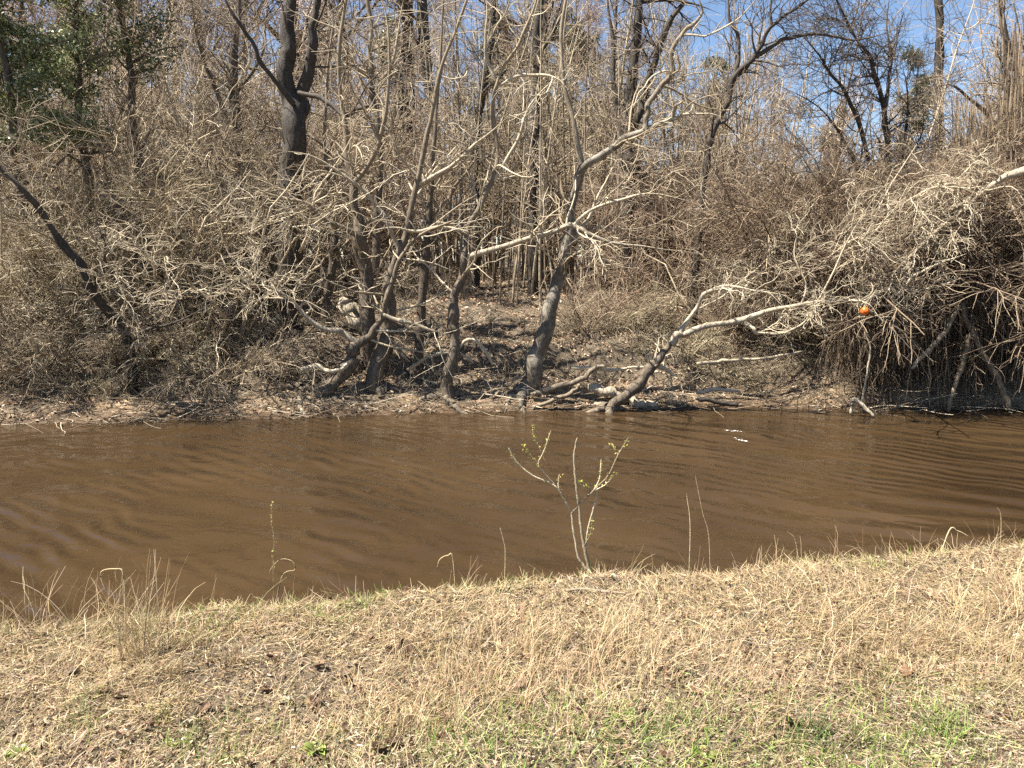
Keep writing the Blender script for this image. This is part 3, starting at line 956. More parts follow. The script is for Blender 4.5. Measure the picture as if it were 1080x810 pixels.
# hanging vine curtains over the dark thicket
def vine_curtain(px0, px1, top, bottom, depth, n, seed, label, mat):
    r = np.random.default_rng(seed)
    pts, radii = [], []
    t = Tubes()
    q = 9
    xs = r.uniform(px0, px1, n)
    dd = r.uniform(depth - .5, depth + .6, n)
    tp = top + (bottom - top) * r.uniform(0, .35, n)
    bt = bottom - (bottom - top) * r.uniform(0, .6, n) ** 2
    base = W((px0 + px1) / 2, bottom, depth)
    root = thing('hanging_vines', label, 'vines', base, 'vines hanging into the dark thicket')
    P = np.zeros((n, q, 3))
    for k in range(n):
        A, B = W(xs[k], tp[k], dd[k]), W(xs[k] + r.normal(0, 14), bt[k], dd[k])
        B[2] = max(B[2], .02)
        u = np.linspace(0, 1, q)[:, None]
        P[k] = A * (1 - u) + B * u
        P[k, :, :2] += np.cumsum(r.normal(0, .022, (q, 2)), 0)
    R = np.repeat(.0022 + .009 * r.random((n, 1)) ** 2.5, q, 1) * np.linspace(1, .6, q)
    t.add(P, R, 3, r)
    C, Q = sprout(r, P, R, n * 5, .35, 5, (15, 70), .3, -.12, .05, 1, (.5, .9), .004, .0016)
    t.add(C, Q, 3, r)
    t.build('strands', mat, root, base)


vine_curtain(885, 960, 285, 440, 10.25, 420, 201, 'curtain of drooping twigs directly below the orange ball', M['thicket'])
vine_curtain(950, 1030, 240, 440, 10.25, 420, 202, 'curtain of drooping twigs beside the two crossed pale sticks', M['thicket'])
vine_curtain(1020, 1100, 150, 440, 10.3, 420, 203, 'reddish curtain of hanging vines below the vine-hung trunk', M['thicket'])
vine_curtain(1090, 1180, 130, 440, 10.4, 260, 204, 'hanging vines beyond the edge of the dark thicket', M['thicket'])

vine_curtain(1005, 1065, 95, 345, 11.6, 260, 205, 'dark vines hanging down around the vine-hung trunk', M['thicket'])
vine_curtain(1050, 1130, 15, 345, 11.4, 300, 206, 'tall veil of dark vines at the edge reaching the top of the picture', M['thicket'])


def vine_blanket():
    r = np.random.default_rng(231)
    n = 5200
    x = r.uniform(4.0, 8.6, n)
    y = r.uniform(9.55, 11.9, n)
    z = 1.72 + np.clip(x - 4.1, 0, 3) * .44 + (y - 9.6) * .22 + .5 * fbm(x * 1.3, y * 1.3, 2) + np.abs(r.normal(0, .16, n))
    d = norm(np.stack([r.normal(.3, .8, n), r.normal(-.3, .7, n), r.normal(.05, .28, n)], 1))
    ln = r.uniform(.3, .9, n)[:, None] / 7
    pts = [np.stack([x, y, z], 1)]
    for s in range(7):
        pts.append(pts[-1] + d * ln)
        d = norm(d + .22 * r.normal(size=(n, 3)) + np.array([0, 0, -.07]))
    P = np.stack(pts, 1)
    R = (.0022 + .008 * r.random((n, 1)) ** 3) * np.linspace(1, .4, 8)
    base = np.array([6.0, 10.7, float(height(6.0, 10.7))])
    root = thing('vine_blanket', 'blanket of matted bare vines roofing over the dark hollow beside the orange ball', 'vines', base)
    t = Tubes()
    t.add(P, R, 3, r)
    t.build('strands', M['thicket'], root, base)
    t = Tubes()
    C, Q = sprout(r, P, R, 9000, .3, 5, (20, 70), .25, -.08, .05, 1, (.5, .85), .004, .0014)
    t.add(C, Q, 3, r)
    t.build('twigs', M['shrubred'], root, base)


vine_blanket()

# ------------------------------------------------------------------ saplings and the wood behind
def make_tree(seed, mat, hgt, r0, limbs, n2, n3, label, name, cat='tree', clear=.25, L1=.25, up=.03, twig=.005, lean=.03, wig=.02, crown_mat=None):
    r = np.random.default_rng(seed)
    root = thing(name, label, cat, (0, 0, 0))
    p = 16
    d = norm(np.array([r.normal(0, lean), r.normal(0, lean), 1.]))
    pts = [np.array([0, 0, -.3])]
    for s in range(p - 1):
        pts.append(pts[-1] + d * hgt / (p - 1))
        d = norm(d + np.array([r.normal(0, wig), r.normal(0, wig), .02]))
    P = np.array(pts)[None]
    R = (r0 * (1 - np.linspace(0, 1, p)) ** .8 + .006)[None]
    R[0, 0] *= 1.3
    t = Tubes()
    t.add(P, R, 7, r, .05)
    C1, Q1 = sprout(r, P, R, limbs, hgt * L1, 9, (25, 65), .13, up, clear, 1, (.3, .55), r0 * .45, .005)
    t.add(C1, Q1, 4, r)
    t.build('trunk', mat, root)
    t = Tubes()
    C2, Q2 = sprout(r, C1, Q1, n2, hgt * L1 * .42, 6, (25, 70), .18, up * .6, .1, 1, (.45, .8), .02, twig)
    t.add(C2, Q2, 3, r)
    C3, Q3 = sprout(r, C2, Q2, n3, hgt * L1 * .17, 4, (25, 75), .22, 0, .1, 1, (.6, .95), .009, twig * .8)
    t.add(C3, Q3, 3, r)
    t.build('crown', crown_mat or mat, root)
    return root


SAP = [make_tree(301 + k, [M['shrub'], M['far'], M['shrubolive']][k % 3], 5.5, .022, 16, 60, 120, 'x', 'thin_sapling', 'sapling', .2, .16, .08, .003, .04, .05) for k in range(5)]
scatter(SAP, [(455, 640, 13.5, 22, 46), (620, 800, 14, 22, 40)],
        'thin upright sapling in the close stand behind the leafy bank', 'thin saplings behind the leafy bank', .7, 1.2, .05)
CN = [make_tree(351 + k, M[['pale', 'shrub', 'far'][k]], 5.0, .016, 10, 30, 50, 'x', 'thin_sapling', 'sapling', .3, .12, .1, .003, .02, .025) for k in range(3)]
scatter(CN, [(430, 800, 12.8, 15.5, 44), (440, 780, 15.5, 19, 34)],
        'pale upright cane in the close stand behind the leafy bank', 'pale canes behind the leafy bank', .65, 1.15, .05)
scatter(SAP, [(-150, 460, 13.5, 22, 34), (800, 1230, 14, 22, 26)],
        'thin upright sapling rising out of the brush away from the open bank', 'thin saplings rising from the brush', .7, 1.25, .07)

TB = [make_shrub(111, M['far'], 5.2, 9, 90, 650, 1100, .38, .0, 'x', twig=.0045, leafs=120),
      make_shrub(112, M['shrub'], 4.8, 10, 90, 650, 1100, .45, -.01, 'x', twig=.0045, leafs=120),
      make_shrub(113, M['shrubolive'], 5.0, 9, 90, 650, 1100, .4, .0, 'x', twig=.0045)]
scatter(TB, [(-160, 420, 13.5, 17, 11), (-200, 660, 17, 22, 13), (640, 720, 15, 20, 4), (1050, 1300, 13.5, 18, 8)],
        'tall bushy tree of many thin stems rising above the bank shrubs', 'tall bushes above the bank shrubs', .8, 1.25, .08)

FT = [make_tree(401, M['dark'], 15, .16, 34, 450, 2000, 'x', 'bare_tree', crown_mat=M['farred']),
      make_tree(402, M['brown'], 14, .13, 38, 480, 2200, 'x', 'bare_tree', crown_mat=M['far'], up=.05),
      make_tree(403, M['dark'], 16, .18, 30, 450, 2000, 'x', 'bare_tree', crown_mat=M['far'], clear=.3),
      make_tree(404, M['brown'], 13, .11, 38, 480, 2200, 'x', 'bare_tree', crown_mat=M['farred'], clear=.15),
      make_tree(405, M['brown'], 12, .10, 34, 450, 2000, 'x', 'bare_tree', crown_mat=M['far'], clear=.2, L1=.22)]
scatter(FT, [(-200, 660, 19, 28, 17), (-200, 670, 28, 42, 19), (-200, 680, 42, 58, 16)],
        'tall bare grey tree of the wood behind the bank, twigs filling the sky', 'bare trees of the closed wood', .85, 1.25, .03)
scatter(FT, [(1075, 1400, 17, 24, 5), (1080, 1400, 24, 40, 6)],
        'tall bare tree of the wood beyond the pole trunk and vine-hung trunk', 'bare trees beyond the pole trunk', .8, 1.1, .03)
scatter([FT[3], FT[4]], [(780, 920, 26, 36, 4), (720, 930, 38, 60, 8)],
        'small bare tree low against the open blue sky', 'small bare trees under the open sky', .38, .62, .03)


# evergreen trees
def leafy_cloud(r, centers, radii, n):
    k = r.choice(len(centers), n, p=radii ** 2 / np.sum(radii ** 2))
    d = norm(r.normal(size=(n, 3)))
    rr = r.random(n) ** .45
    return centers[k] + d * (radii[k] * rr)[:, None] * np.array([1, 1, .7])


def make_pine(seed, hgt, cr, n, label):
    r = np.random.default_rng(seed)
    root = thing('pine_tree', label, 'tree', (0, 0, 0))
    p = 12
    P = np.stack([np.cumsum(r.normal(0, .06, p)), np.cumsum(r.normal(0, .06, p)), np.linspace(-.3, hgt, p)], 1)[None]
    R = (.17 * (1 - np.linspace(0, 1, p)) ** .7 + .02)[None]
    t = Tubes()
    t.add(P, R, 8, r, .04)
    C1, Q1 = sprout(r, P, R, 34, cr, 8, (50, 95), .12, .04, .5, 1, (.3, .5), .06, .01, .55)
    t.add(C1, Q1, 4, r)
    t.build('trunk', M['brown'], root)
    cen = np.concatenate([C1[:, -1], C1[:, -3], C1[:, 4]])
    cen = cen + r.normal(0, .12, cen.shape)
    rd = r.uniform(.3, .6, len(cen))
    pos = leafy_cloud(r, cen, rd, n)
    col = jitter_cols(r, n, [(.075, .095, .03), (.10, .115, .035), (.05, .065, .022), (.15, .12, .05)], [3, 3, 3, 1])
    tri_leafy('crown', r, pos, r.uniform(.16, .34, n), col, M['leaf'], root, .9, .28)
    return root


PN = [make_pine(501, 14, 2.3, 5200, 'x'), make_pine(502, 12, 2.6, 5200, 'x')]
for px, d, s, lab in ((350, 34, .88, 'olive crowned pine peeping over the wood beside the largest dark trunk'),
                      (420, 38, .95, 'round olive pine top above the big reddish crown'),
                      (600, 30, .78, 'dark pine behind the straight dark trunk'),
                      (535, 36, .9, 'small pine crown beside the slightly leaning dark trunk'),
                      (748, 44, .78, 'hazy pine low in the sky gap beside the V-shaped tree'),
                      (945, 36, .66, 'rounded pine behind the many-stemmed thicket tree'),
                      (1030, 40, .55, 'low dark pine in the gap between pole trunk and vine-hung trunk'),
                      (870, 44, .6, 'low pine behind the many-stemmed tree, mostly screened by its twigs'),
                      (160, 40, .9, 'pine deep in the wood under the corner sky gap')):
    x, y = spot(px, d)
    place(PN[int(d) % 4 // 2], x, y, rng.uniform(0, 6), s, lab, 'pines behind the wood')


for src in S + S7 + LB + SAP + CN + TB + FT + PN:        # a kind that found no place is not kept
    if id(src) not in used:
        for ch in list(src.children):
            bpy.data.objects.remove(ch)
        bpy.data.objects.remove(src)


def evergreen(px, depth, hgt, rad_, n, seed, label, zlo=2.6):
    r = np.random.default_rng(seed)
    x, y = spot(px, depth)
    base = np.array([x, y, float(height(x, y))])
    root = thing('evergreen_tree', label, 'tree', base)
    p = 12
    P = np.stack([np.cumsum(r.normal(0, .05, p)), np.cumsum(r.normal(0, .05, p)), np.linspace(-.2, hgt, p)], 1)[None]
    R = (.07 * (1 - np.linspace(0, 1, p)) ** .7 + .012)[None]
    t = Tubes()
    t.add(P, R, 7, r, .05)
    C1, Q1 = sprout(r, P, R, 46, rad_, 8, (45, 90), .16, .02, .25, 1, (.3, .5), .03, .005, .3)
    t.add(C1, Q1, 4, r)
    t.build('trunk', M['brown'], root)
    cen = C1[:, 2:].reshape(-1, 3)
    cen = cen[cen[:, 2] > zlo]
    cen = cen[r.choice(len(cen), min(len(cen), 190), False)]
    pos = leafy_cloud(r, cen, r.uniform(.12, .34, len(cen)), n)
    col = jitter_cols(r, n, [(.16, .19, .085), (.25, .275, .125), (.10, .125, .055), (.37, .37, .18)], [3, 3, 3, 1])
    tri_leafy('crown', r, pos, r.uniform(.04, .085, n), col, M['leaf'], root, .9, .5)


evergreen(32, 11.0, 5.6, 1.25, 15000, 601, 'bushy evergreen with glossy leaves half screened by twigs, under the corner of the sky')
evergreen(105, 12.0, 6.4, .8, 11000, 602, 'dark evergreen column of glossy leaves beside the bushy one')
evergreen(158, 12.6, 6.6, .9, 6000, 604, 'thin pale evergreen sprays mixed with twigs beside the dark evergreen column', 3.3)
evergreen(-90, 14.0, 6.0, 1.4, 5000, 603, 'evergreen growing beyond the edge behind the dark trunk')

# far woods that read as one mass
def distant_woods():
    r = np.random.default_rng(701)
    t = Tubes()
    n = 900
    px = r.uniform(-500, 1700, n)
    d = r.uniform(58, 110, n)
    x = (px - 540) / FPX * d
    open_ = np.clip(1.6 - np.abs(px - 890) / 190, 0, 1)
    h = r.uniform(9, 19, n) * (1 - .70 * open_)
    q = 8
    u = np.linspace(0, 1, q)
    P = np.zeros((n, q, 3))
    P[:, :, 0] = x[:, None] + np.cumsum(r.normal(0, .15, (n, q)), 1)
    P[:, :, 1] = d[:, None]
    P[:, :, 2] = 1.4 + h[:, None] * u
    R = r.uniform(.06, .2, (n, 1)) * (1 - u * .85)
    t.add(P, R, 4, r)
    C, Q = sprout(r, P, R, 9000, 3.2, 6, (25, 60), .14, .06, .25, 1, (.3, .6), .05, .012)
    t.add(C, Q, 3, r)
    C, Q = sprout(r, C, Q, 36000, 1.4, 4, (25, 70), .2, .02, .1, 1, (.5, .9), .02, .010)
    t.add(C, Q, 3, r)
    tag(t.build('distant_woods', M['far']), 'hazy mass of bare woods far behind the bank', 'woods', kind='stuff')


distant_woods()

# ------------------------------------------------------------------ leaf litter, twig litter and low brush of the far bank
def far_litter():
    r = np.random.default_rng(801)
    n = 60000
    x = r.uniform(-10, 10.5, n)
    df = r.random(n) ** 1.3 * 9.0 + .04
    y = far_edge(x) + df
    z = height(x, y) + r.uniform(.005, .03, n)
    keep = (fbm(x * 1.6, y * 1.6, 2) > -.16) & ((df > .5) | (r.random(n) < .25))
    pos = np.stack([x, y, z], 1)[keep]
    n = len(pos)
    col = jitter_cols(r, n, [(.54, .40, .27), (.42, .29, .185), (.60, .48, .35), (.22, .14, .09), (.48, .32, .215)], [3, 3, 2, 2, 3], .2)
    tag(tri_leafy('leaf_litter', r, pos, r.uniform(.022, .075, n), col, M['litter'], None, .5, .55),
        'dead leaves covering the far bank and the slope', 'leaf litter', kind='stuff')
    # fine brush: dry stems and weeds
    n = 9000
    x = r.uniform(-10, 10.5, n)
    df = r.random(n) ** 1.1 * 8 + .1
    y = far_edge(x) + df
    keep = (fbm(x * .9 + 3, y * .9, 2) > -.05)
    x, y = x[keep], y[keep]
    n = len(x)
    base = np.stack([x, y, height(x, y) - .02], 1)
    d = norm(r.normal(size=(n, 3)) * .75 + np.array([0, 0, .8]))
    ln = r.uniform(.15, .75, n)[:, None] / 5
    pts = [base]
    for s in range(5):
        pts.append(pts[-1] + d * ln)
        d = norm(d + .28 * r.normal(size=(n, 3)) + np.array([0, 0, -.05]))
    P = np.stack(pts, 1)
    R = r.uniform(.002, .005, (n, 1)) * np.linspace(1, .4, 6)
    t = Tubes()
    t.add(P, R, 3, r)
    C, Q = sprout(r, P, R, 16000, .2, 4, (25, 80), .3, 0, .2, 1, (.5, .9), .003, .0015)
    t.add(C, Q, 3, r)
    # fine drift twigs washed along the waterline and lying in the leaves
    n = 3600
    x = r.uniform(-10, 10.5, n)
    df = r.random(n) ** 1.6 * 3.0 - .06
    y = far_edge(x) + df
    z = np.maximum(height(x, y), .0) + r.uniform(.0, .05, n)
    a = r.normal(0, .7, n) + np.pi * (r.random(n) < .5)
    d = np.stack([np.cos(a), np.sin(a), r.normal(.05, .15, n)], 1)
    ln = (r.random(n) ** 2 * .7 + .1)[:, None] / 5
    pts = [np.stack([x, y, z], 1)]
    for s in range(5):
        p = pts[-1] + d * ln
        p[:, 2] = np.maximum(p[:, 2], np.maximum(height(p[:, 0], p[:, 1]), 0) + .004)
        pts.append(p)
        d = norm(d + .2 * r.normal(size=(n, 3)) * np.array([1, 1, .6]))
    R = (r.random(n) ** 3 * .008 + .002)[:, None] * np.linspace(1, .4, 6)
    t.add(np.stack(pts, 1), R, 4, r)
    tag(t.build('undergrowth', M['shrub']), 'fine dead stems and weeds covering the far bank', 'undergrowth', kind='stuff')


far_litter()


# ------------------------------------------------------------------ logs and sticks
def stick(name, label, cat, rows, mat, seed, group=None, forks=(), sides=8, on_ground=False):
    r = np.random.default_rng(seed)
    L = px_line(rows)
    base = L[0][:3].copy()
    root_parts = [L] + [px_line(f) for f in forks]
    t = Tubes()
    for q in root_parts:
        n = max(8, 4 * len(q))
        s = spline(q, n)
        s[:, :3] += s[:, 3:4] * .25 * r.normal(size=(n, 3))
        s = np.vstack([s[0], s, s[-1]])
        s[0, 3] = s[-1, 3] = .0008
        t.add(s[:, :3], s[:, 3], sides, r, .07)
    o = t.build(name, mat, None, base)
    o.location = base
    return tag(o, label, cat, group)


stick('log', 'pale barkless log lying at the foot of the leaning tree', 'log', [(622, 409, 9.95, 10), (650, 417, 9.9, 11), (672, 424, 9.85, 10), (694, 429, 9.8, 8)], M['pale'], 901)
stick('log', 'dark fallen log lying flat between the bent tree and the leaning grey trunk', 'log', [(436, 404, 10.35, 7), (470, 407, 10.3, 8), (520, 411, 10.25, 9), (560, 414, 10.2, 8), (600, 416, 10.2, 5)], M['dark'], 902)
stick('log', 'short dark log in the leaves near the rooty leaning stem', 'log', [(178, 398, 10.9, 10), (200, 391, 10.9, 12), (222, 386, 10.95, 9)], M['dark'], 903)
stick('log', 'pale stump end of wood under the curved leaning trunk', 'log', [(362, 318, 10.7, 14), (372, 332, 10.6, 16), (384, 345, 10.5, 12)], M['pale'], 904)
stick('branch', 'forked branch poking out of the brown water', 'branch', [(-40, 452, 8.75, 5), (-5, 457, 8.75, 5), (18, 458, 8.75, 6), (34, 464, 8.75, 5)], M['pale'], 905, forks=[[(20, 459, 8.75, 4), (6, 466, 8.7, 3), (-8, 470, 8.7, 2)]])
stick('dead_branch', 'white zigzag branch lying across the base of the curved leaning trunk', 'branch', [(316, 392, 9.7, 4), (322, 389, 9.7, 6), (333, 386, 9.7, 6), (345, 391, 9.7, 5), (358, 390, 9.7, 4), (366, 384, 9.7, 3)], M['pale'], 906)
for k, (rows, lab, mt) in enumerate((
        ([(470, 385, 10.1, 3), (490, 360, 10.1, 4), (505, 362, 10.1, 4), (520, 385, 10.05, 3)], 'thin arched twig beside the bent grey tree', 'pale'),
        ([(560, 418, 9.9, 6), (585, 408, 9.9, 7), (610, 402, 9.9, 6), (628, 388, 9.9, 5), (640, 386, 9.9, 3)], 'crooked grey branch of the root pile under the leaning grey trunk', 'grey'),
        ([(562, 430, 9.75, 4), (585, 421, 9.75, 5), (600, 416, 9.75, 5), (612, 405, 9.8, 3)], 'lowest root branch lying by the water at the leaning grey trunk', 'grey'),
        ([(604, 388, 10.0, 4), (640, 390, 9.95, 4), (668, 388, 9.95, 3), (700, 384, 9.9, 2)], 'thin pale stick bridging the root pile and the leaning tree', 'pale'),
        ([(735, 384, 10.1, 4), (770, 380, 10.1, 4), (805, 378, 10.1, 3), (850, 370, 10.2, 2)], 'long thin stick on the litter below the pale bough', 'grey'),
        ([(735, 414, 9.8, 4), (752, 411, 9.8, 5), (780, 412, 9.8, 3)], 'short light stick on the mud below the pale bough', 'pale'),
        ([(735, 420, 9.75, 6), (760, 424, 9.7, 6), (778, 428, 9.7, 4)], 'dark stick sliding into the water below the pale bough', 'dark'),
        ([(430, 390, 10.2, 4), (455, 375, 10.1, 4), (482, 372, 10.0, 3), (500, 383, 10.0, 2)], 'light twig crossing behind the bent grey tree', 'pale'),
        ([(555, 395, 10.0, 3), (535, 405, 10.0, 4), (520, 420, 9.9, 3)], 'slanting twig leaning on the fallen dark log', 'grey'),
        ([(60, 415, 10.0, 3), (72, 438, 9.75, 4), (78, 452, 9.6, 4)], 'pale snapped twig poking out of the sandy bank into the water', 'pale'),
        ([(255, 425, 10.1, 4), (290, 418, 10.1, 5), (330, 422, 10.0, 4), (360, 430, 9.95, 2)], 'brown stick lying on the mud behind the curved leaning trunk', 'grey'),
        ([(40, 405, 10.6, 5), (90, 398, 10.6, 6), (130, 400, 10.5, 4)], 'brown branch resting on the shaded bank by the rooty stem', 'brown'),
        )):
    stick('fallen_stick', lab, 'stick', rows, M[mt], 920 + k, 'sticks fallen on the far bank', sides=6)
stick('dead_branch', 'longer of two crossed pale sticks standing in the dark thicket', 'branch',
      [(1014, 320, 9.75, 5), (1022, 345, 9.7, 6), (1036, 372, 9.65, 6), (1055, 405, 9.6, 6), (1067, 433, 9.55, 5)], M['grey'], 941)
stick('dead_branch', 'shorter of two crossed pale sticks standing in the dark thicket', 'branch',
      [(1023, 352, 9.65, 5), (1015, 385, 9.65, 5), (1004, 415, 9.6, 4), (1000, 433, 9.6, 4)], M['grey'], 942)
stick('dead_branch', 'slanting pale stick sticking out from the dark thicket beside the crossed pair', 'branch',
      [(1012, 322, 9.75, 4), (996, 350, 9.7, 5), (975, 374, 9.65, 5), (962, 388, 9.6, 3)], M['grey'], 943)
stick('dead_branch', 'bent white twig dipping in the water at the corner of the dark thicket', 'branch',
      [(897, 436, 9.4, 3), (901, 421, 9.4, 4), (912, 430, 9.35, 4), (922, 439, 9.3, 3)], M['pale'], 944)
stick('dead_branch', 'upright pale twig hanging down from below the orange ball', 'branch',
      [(912, 350, 9.6, 1.8), (918, 368, 9.6, 2), (914, 395, 9.6, 2), (908, 428, 9.6, 1.8)], M['grey'], 945)


# ------------------------------------------------------------------ orange ball on a line
def orange_ball():
    c = W(912, 328, 8.9)
    r = .047
    m, nt, b = new_mat('orange_plastic')
    tc = nd(nt, 'ShaderNodeTexCoord')
    n = nd(nt, 'ShaderNodeTexNoise', Scale=30.0, Detail=4.0)
    nt.links.new(tc.outputs['Object'], n.inputs['Vector'])
    nt.links.new(ramp(nt, n.outputs[0], [(.3, (.85, .13, .012)), (.7, (.95, .22, .03))]), b.inputs['Base Color'])
    b.inputs['Roughness'].default_value = .3
    root = thing('fishing_bobber', 'small bright orange ball hanging below the long pale bough', 'bobber', c)
    u = np.linspace(0, math.pi, 15)
    prof = np.stack([np.sin(u) * r, -np.cos(u) * r * 1.05], 1)
    prof[:, 0] += np.exp(-((u - math.pi / 2) / .08) ** 2) * .0015
    a = np.arange(20) * 2 * math.pi / 20

    def lathe(prof, nm, mat):
        V = np.stack([prof[:, 0:1] * np.cos(a), prof[:, 0:1] * np.sin(a), np.repeat(prof[:, 1:2], 20, 1)], -1).reshape(-1, 3)
        i = np.arange(len(prof) - 1)[:, None] * 20
        j = np.arange(20)[None]
        k = (j + 1) % 20
        F = np.stack(np.broadcast_arrays(i + j, i + k, i + 20 + k, i + 20 + j), -1).reshape(-1, 4)
        add_mesh(nm, V, F, mat, root)
    lathe(prof, 'ball', m)
    lathe(np.array([[0, .064], [.006, .063], [.008, .05], [.012, .044], [0, .043]]), 'plunger', M['pale'])
    t = Tubes()
    L = np.array([[0, 0, .06], [.003, .002, .075], [.0, .002, .09], [-.002, 0, .105]])
    t.add(L, np.full(4, .0012), 4, np.random.default_rng(1))
    t.build('line', M['pale'], root)


orange_ball()


# ------------------------------------------------------------------ near bank: turf
STRAW = [(.41, .31, .17), (.33, .24, .125), (.52, .42, .255), (.24, .165, .09), (.42, .335, .22), (.14, .09, .05)]
STRAW_W = [4, 3, 3, 1.6, 2.5, .8]
GREENS = [(.16, .24, .045), (.22, .30, .07), (.11, .17, .04), (.30, .34, .12)]


def near_ground(n, r, ymin=1.5, xw=.92):
    out = []
    while sum(map(len, out)) < n:
        y = r.uniform(ymin, 6.2, n)
        x = r.uniform(-1, 1, n) * (y * xw + .9)
        ok = (near_edge(x) - y > -.22) & (r.random(n) < np.clip((3.4 / y) ** 1.2, 0, 1))
        out.append(np.stack([x, y], 1)[ok])
    q = np.concatenate(out)[:n]
    return q[:, 0], q[:, 1]


def turf():
    r = np.random.default_rng(1001)
    GREY = [(.38, .305, .225), (.32, .25, .18), (.47, .39, .30), (.24, .175, .12), (.16, .11, .07), (.42, .31, .225)]
    L = Leafy()
    def field(x, y):
        return 9 * fbm(x * 1.5 + 40, y * 1.5, 2) + 3 * fbm(x * 6, y * 6 + 3, 2)
    # flat thatch of broken straw, combed in changing directions
    n = 210000
    x, y = near_ground(n, r)
    dn = near_edge(x) - y
    bare = fbm(x * 3.0 + 2, y * 3.0, 3)
    keep = r.random(n) < np.clip(.92 + bare * 2.4, .30, 1)
    x, y, dn = x[keep], y[keep], dn[keep]
    n = len(x)
    base = np.stack([x, y, height(x, y) + r.uniform(-.002, .014, n)], 1)
    low = np.clip((dn - .9 + .9 * fbm(x * 1.2, y * 1.2 + 4, 2)) / .8, 0, 1)
    col = jitter_cols(r, n, STRAW, STRAW_W, .2)
    g = r.random(n) < low * .8
    col[g] = jitter_cols(r, int(g.sum()), GREY, [3, 3, 2, 2, 1.5, 2], .2)
    pat = fbm(x * 1.9 + 9, y * 1.9, 2)
    gr = r.random(n) < np.clip((.20 + 1.6 * pat + .06 * x) * np.clip((dn - .9) / .8, 0, 1), 0, .6)
    col[gr] = jitter_cols(r, int(gr.sum()), [(.24, .28, .08), (.30, .31, .12), (.36, .34, .16)], [1, 1, 1], .15)
    lean = np.radians(np.clip(r.normal(80, 12, n), 25, 97))
    L.add(*blades(r, base, field(x, y) + r.normal(0, .9, n) + np.pi * (r.random(n) < .3), lean, r.uniform(.02, .09, n) * (1 - .35 * low), r.uniform(.0006, .0017, n), np.radians(r.normal(4, 22, n)), col, 2))
    # short broken chips
    n = 42000
    x, y = near_ground(n, r)
    base = np.stack([x, y, height(x, y) + r.uniform(.002, .018, n)], 1)
    col = jitter_cols(r, n, GREY + STRAW, [2, 2, 3, 1.5, 2, 1, 2, 2, 2, 1, 2, 1], .25)
    L.add(*blades(r, base, r.uniform(0, 6.283, n), np.radians(r.uniform(55, 115, n)), r.uniform(.010, .034, n), r.uniform(.0014, .0034, n), np.radians(r.normal(0, 50, n)), col, 2))
    # rooted tufts of standing straw
    m = 2600
    cx, cy_ = near_ground(m, r)
    dn = near_edge(cx) - cy_
    drift = fbm(cx * 1.5 + 20, cy_ * 1.5, 3)
    band = np.clip((1.75 + .3 * np.clip(cx, -1, 2) - dn) / .6, .10, 1) * np.clip(.1 + dn / .5, .08, 1)
    k = (25 * np.clip(.3 + 2.8 * drift, 0, 1.3) * band * r.uniform(.3, 1.5, m)).astype(int)
    hh = r.uniform(.05, .16, m) * (.6 + .6 * band) * (1 + .35 * np.clip(cx, 0, 1.2))
    tint = r.uniform(.8, 1.15, m)
    rim = np.nonzero(np.abs(dn - .06) < .12)[0]
    k[rim] = (r.random(len(rim)) ** 2 * 26).astype(int)
    hh[rim] = r.uniform(.06, .2, len(rim))
    ix = np.repeat(np.arange(m), k)
    n = len(ix)
    sprd = r.normal(0, .022, (n, 2))
    x, y = cx[ix] + sprd[:, 0], cy_[ix] + sprd[:, 1]
    base = np.stack([x, y, height(x, y) - .003], 1)
    col = jitter_cols(r, n, STRAW[:5] + [(.40, .26, .16)], STRAW_W[:5] + [3], .12) * tint[ix][:, None]
    az = np.where(r.random(n) < .6, field(cx, cy_)[ix] + r.normal(0, .7, n), r.uniform(0, 6.283, n))
    L.add(*blades(r, base, az, np.radians(np.clip(np.abs(r.normal(34, 22, n)), 0, 85)), hh[ix] * r.uniform(.5, 1.2, n), r.uniform(.0007, .0017, n), np.radians(r.uniform(0, 75, n)), col, 4))
    tag(L.build('dry_grass', M['grass']), 'matted straw coloured dry grass covering the near bank', 'grass', kind='stuff')
    # green shoots
    n = 26000
    x, y = near_ground(n, r)
    dn = near_edge(x) - y
    g = fbm(x * 2.3 + 5, y * 2.3 + 2, 2) + .06 * np.clip(x, -1, 1.5) * (dn > 1.4)
    keep = (g > np.where(dn > 1.25, -.01, np.where(dn < .35, .08, .16)))
    x, y = x[keep], y[keep]
    n = len(x)
    base = np.stack([x, y, height(x, y)], 1)
    col = jitter_cols(r, n, GREENS, [2, 3, 1, 2], .15)
    L = Leafy()
    L.add(*blades(r, base, r.uniform(0, 6.283, n), np.radians(r.uniform(5, 60, n)), r.uniform(.03, .085, n), r.uniform(.001, .0022, n), np.radians(r.uniform(0, 60, n)), col, 3))
    tag(L.build('green_grass', M['grass']), 'short green shoots coming up through the dry grass', 'grass', kind='stuff')
    # crumbs of dead leaf
    n = 30000
    x, y = near_ground(n, r)
    keep = r.random(n) < .45 + .9 * fbm(x * 2, y * 2 + 8, 2)
    x, y = x[keep], y[keep]
    n = len(x)
    pos = np.stack([x, y, height(x, y) + r.uniform(.004, .03, n)], 1)
    col = jitter_cols(r, n, [(.10, .06, .036), (.20, .13, .08), (.30, .21, .14)], [3, 3, 2], .2)
    tag(tri_leafy('leaf_crumbs', r, pos, r.uniform(.008, .026, n), col, M['litter'], None, .5, .7),
        'broken dead leaves scattered through the dry grass', 'leaf litter', kind='stuff')


turf()


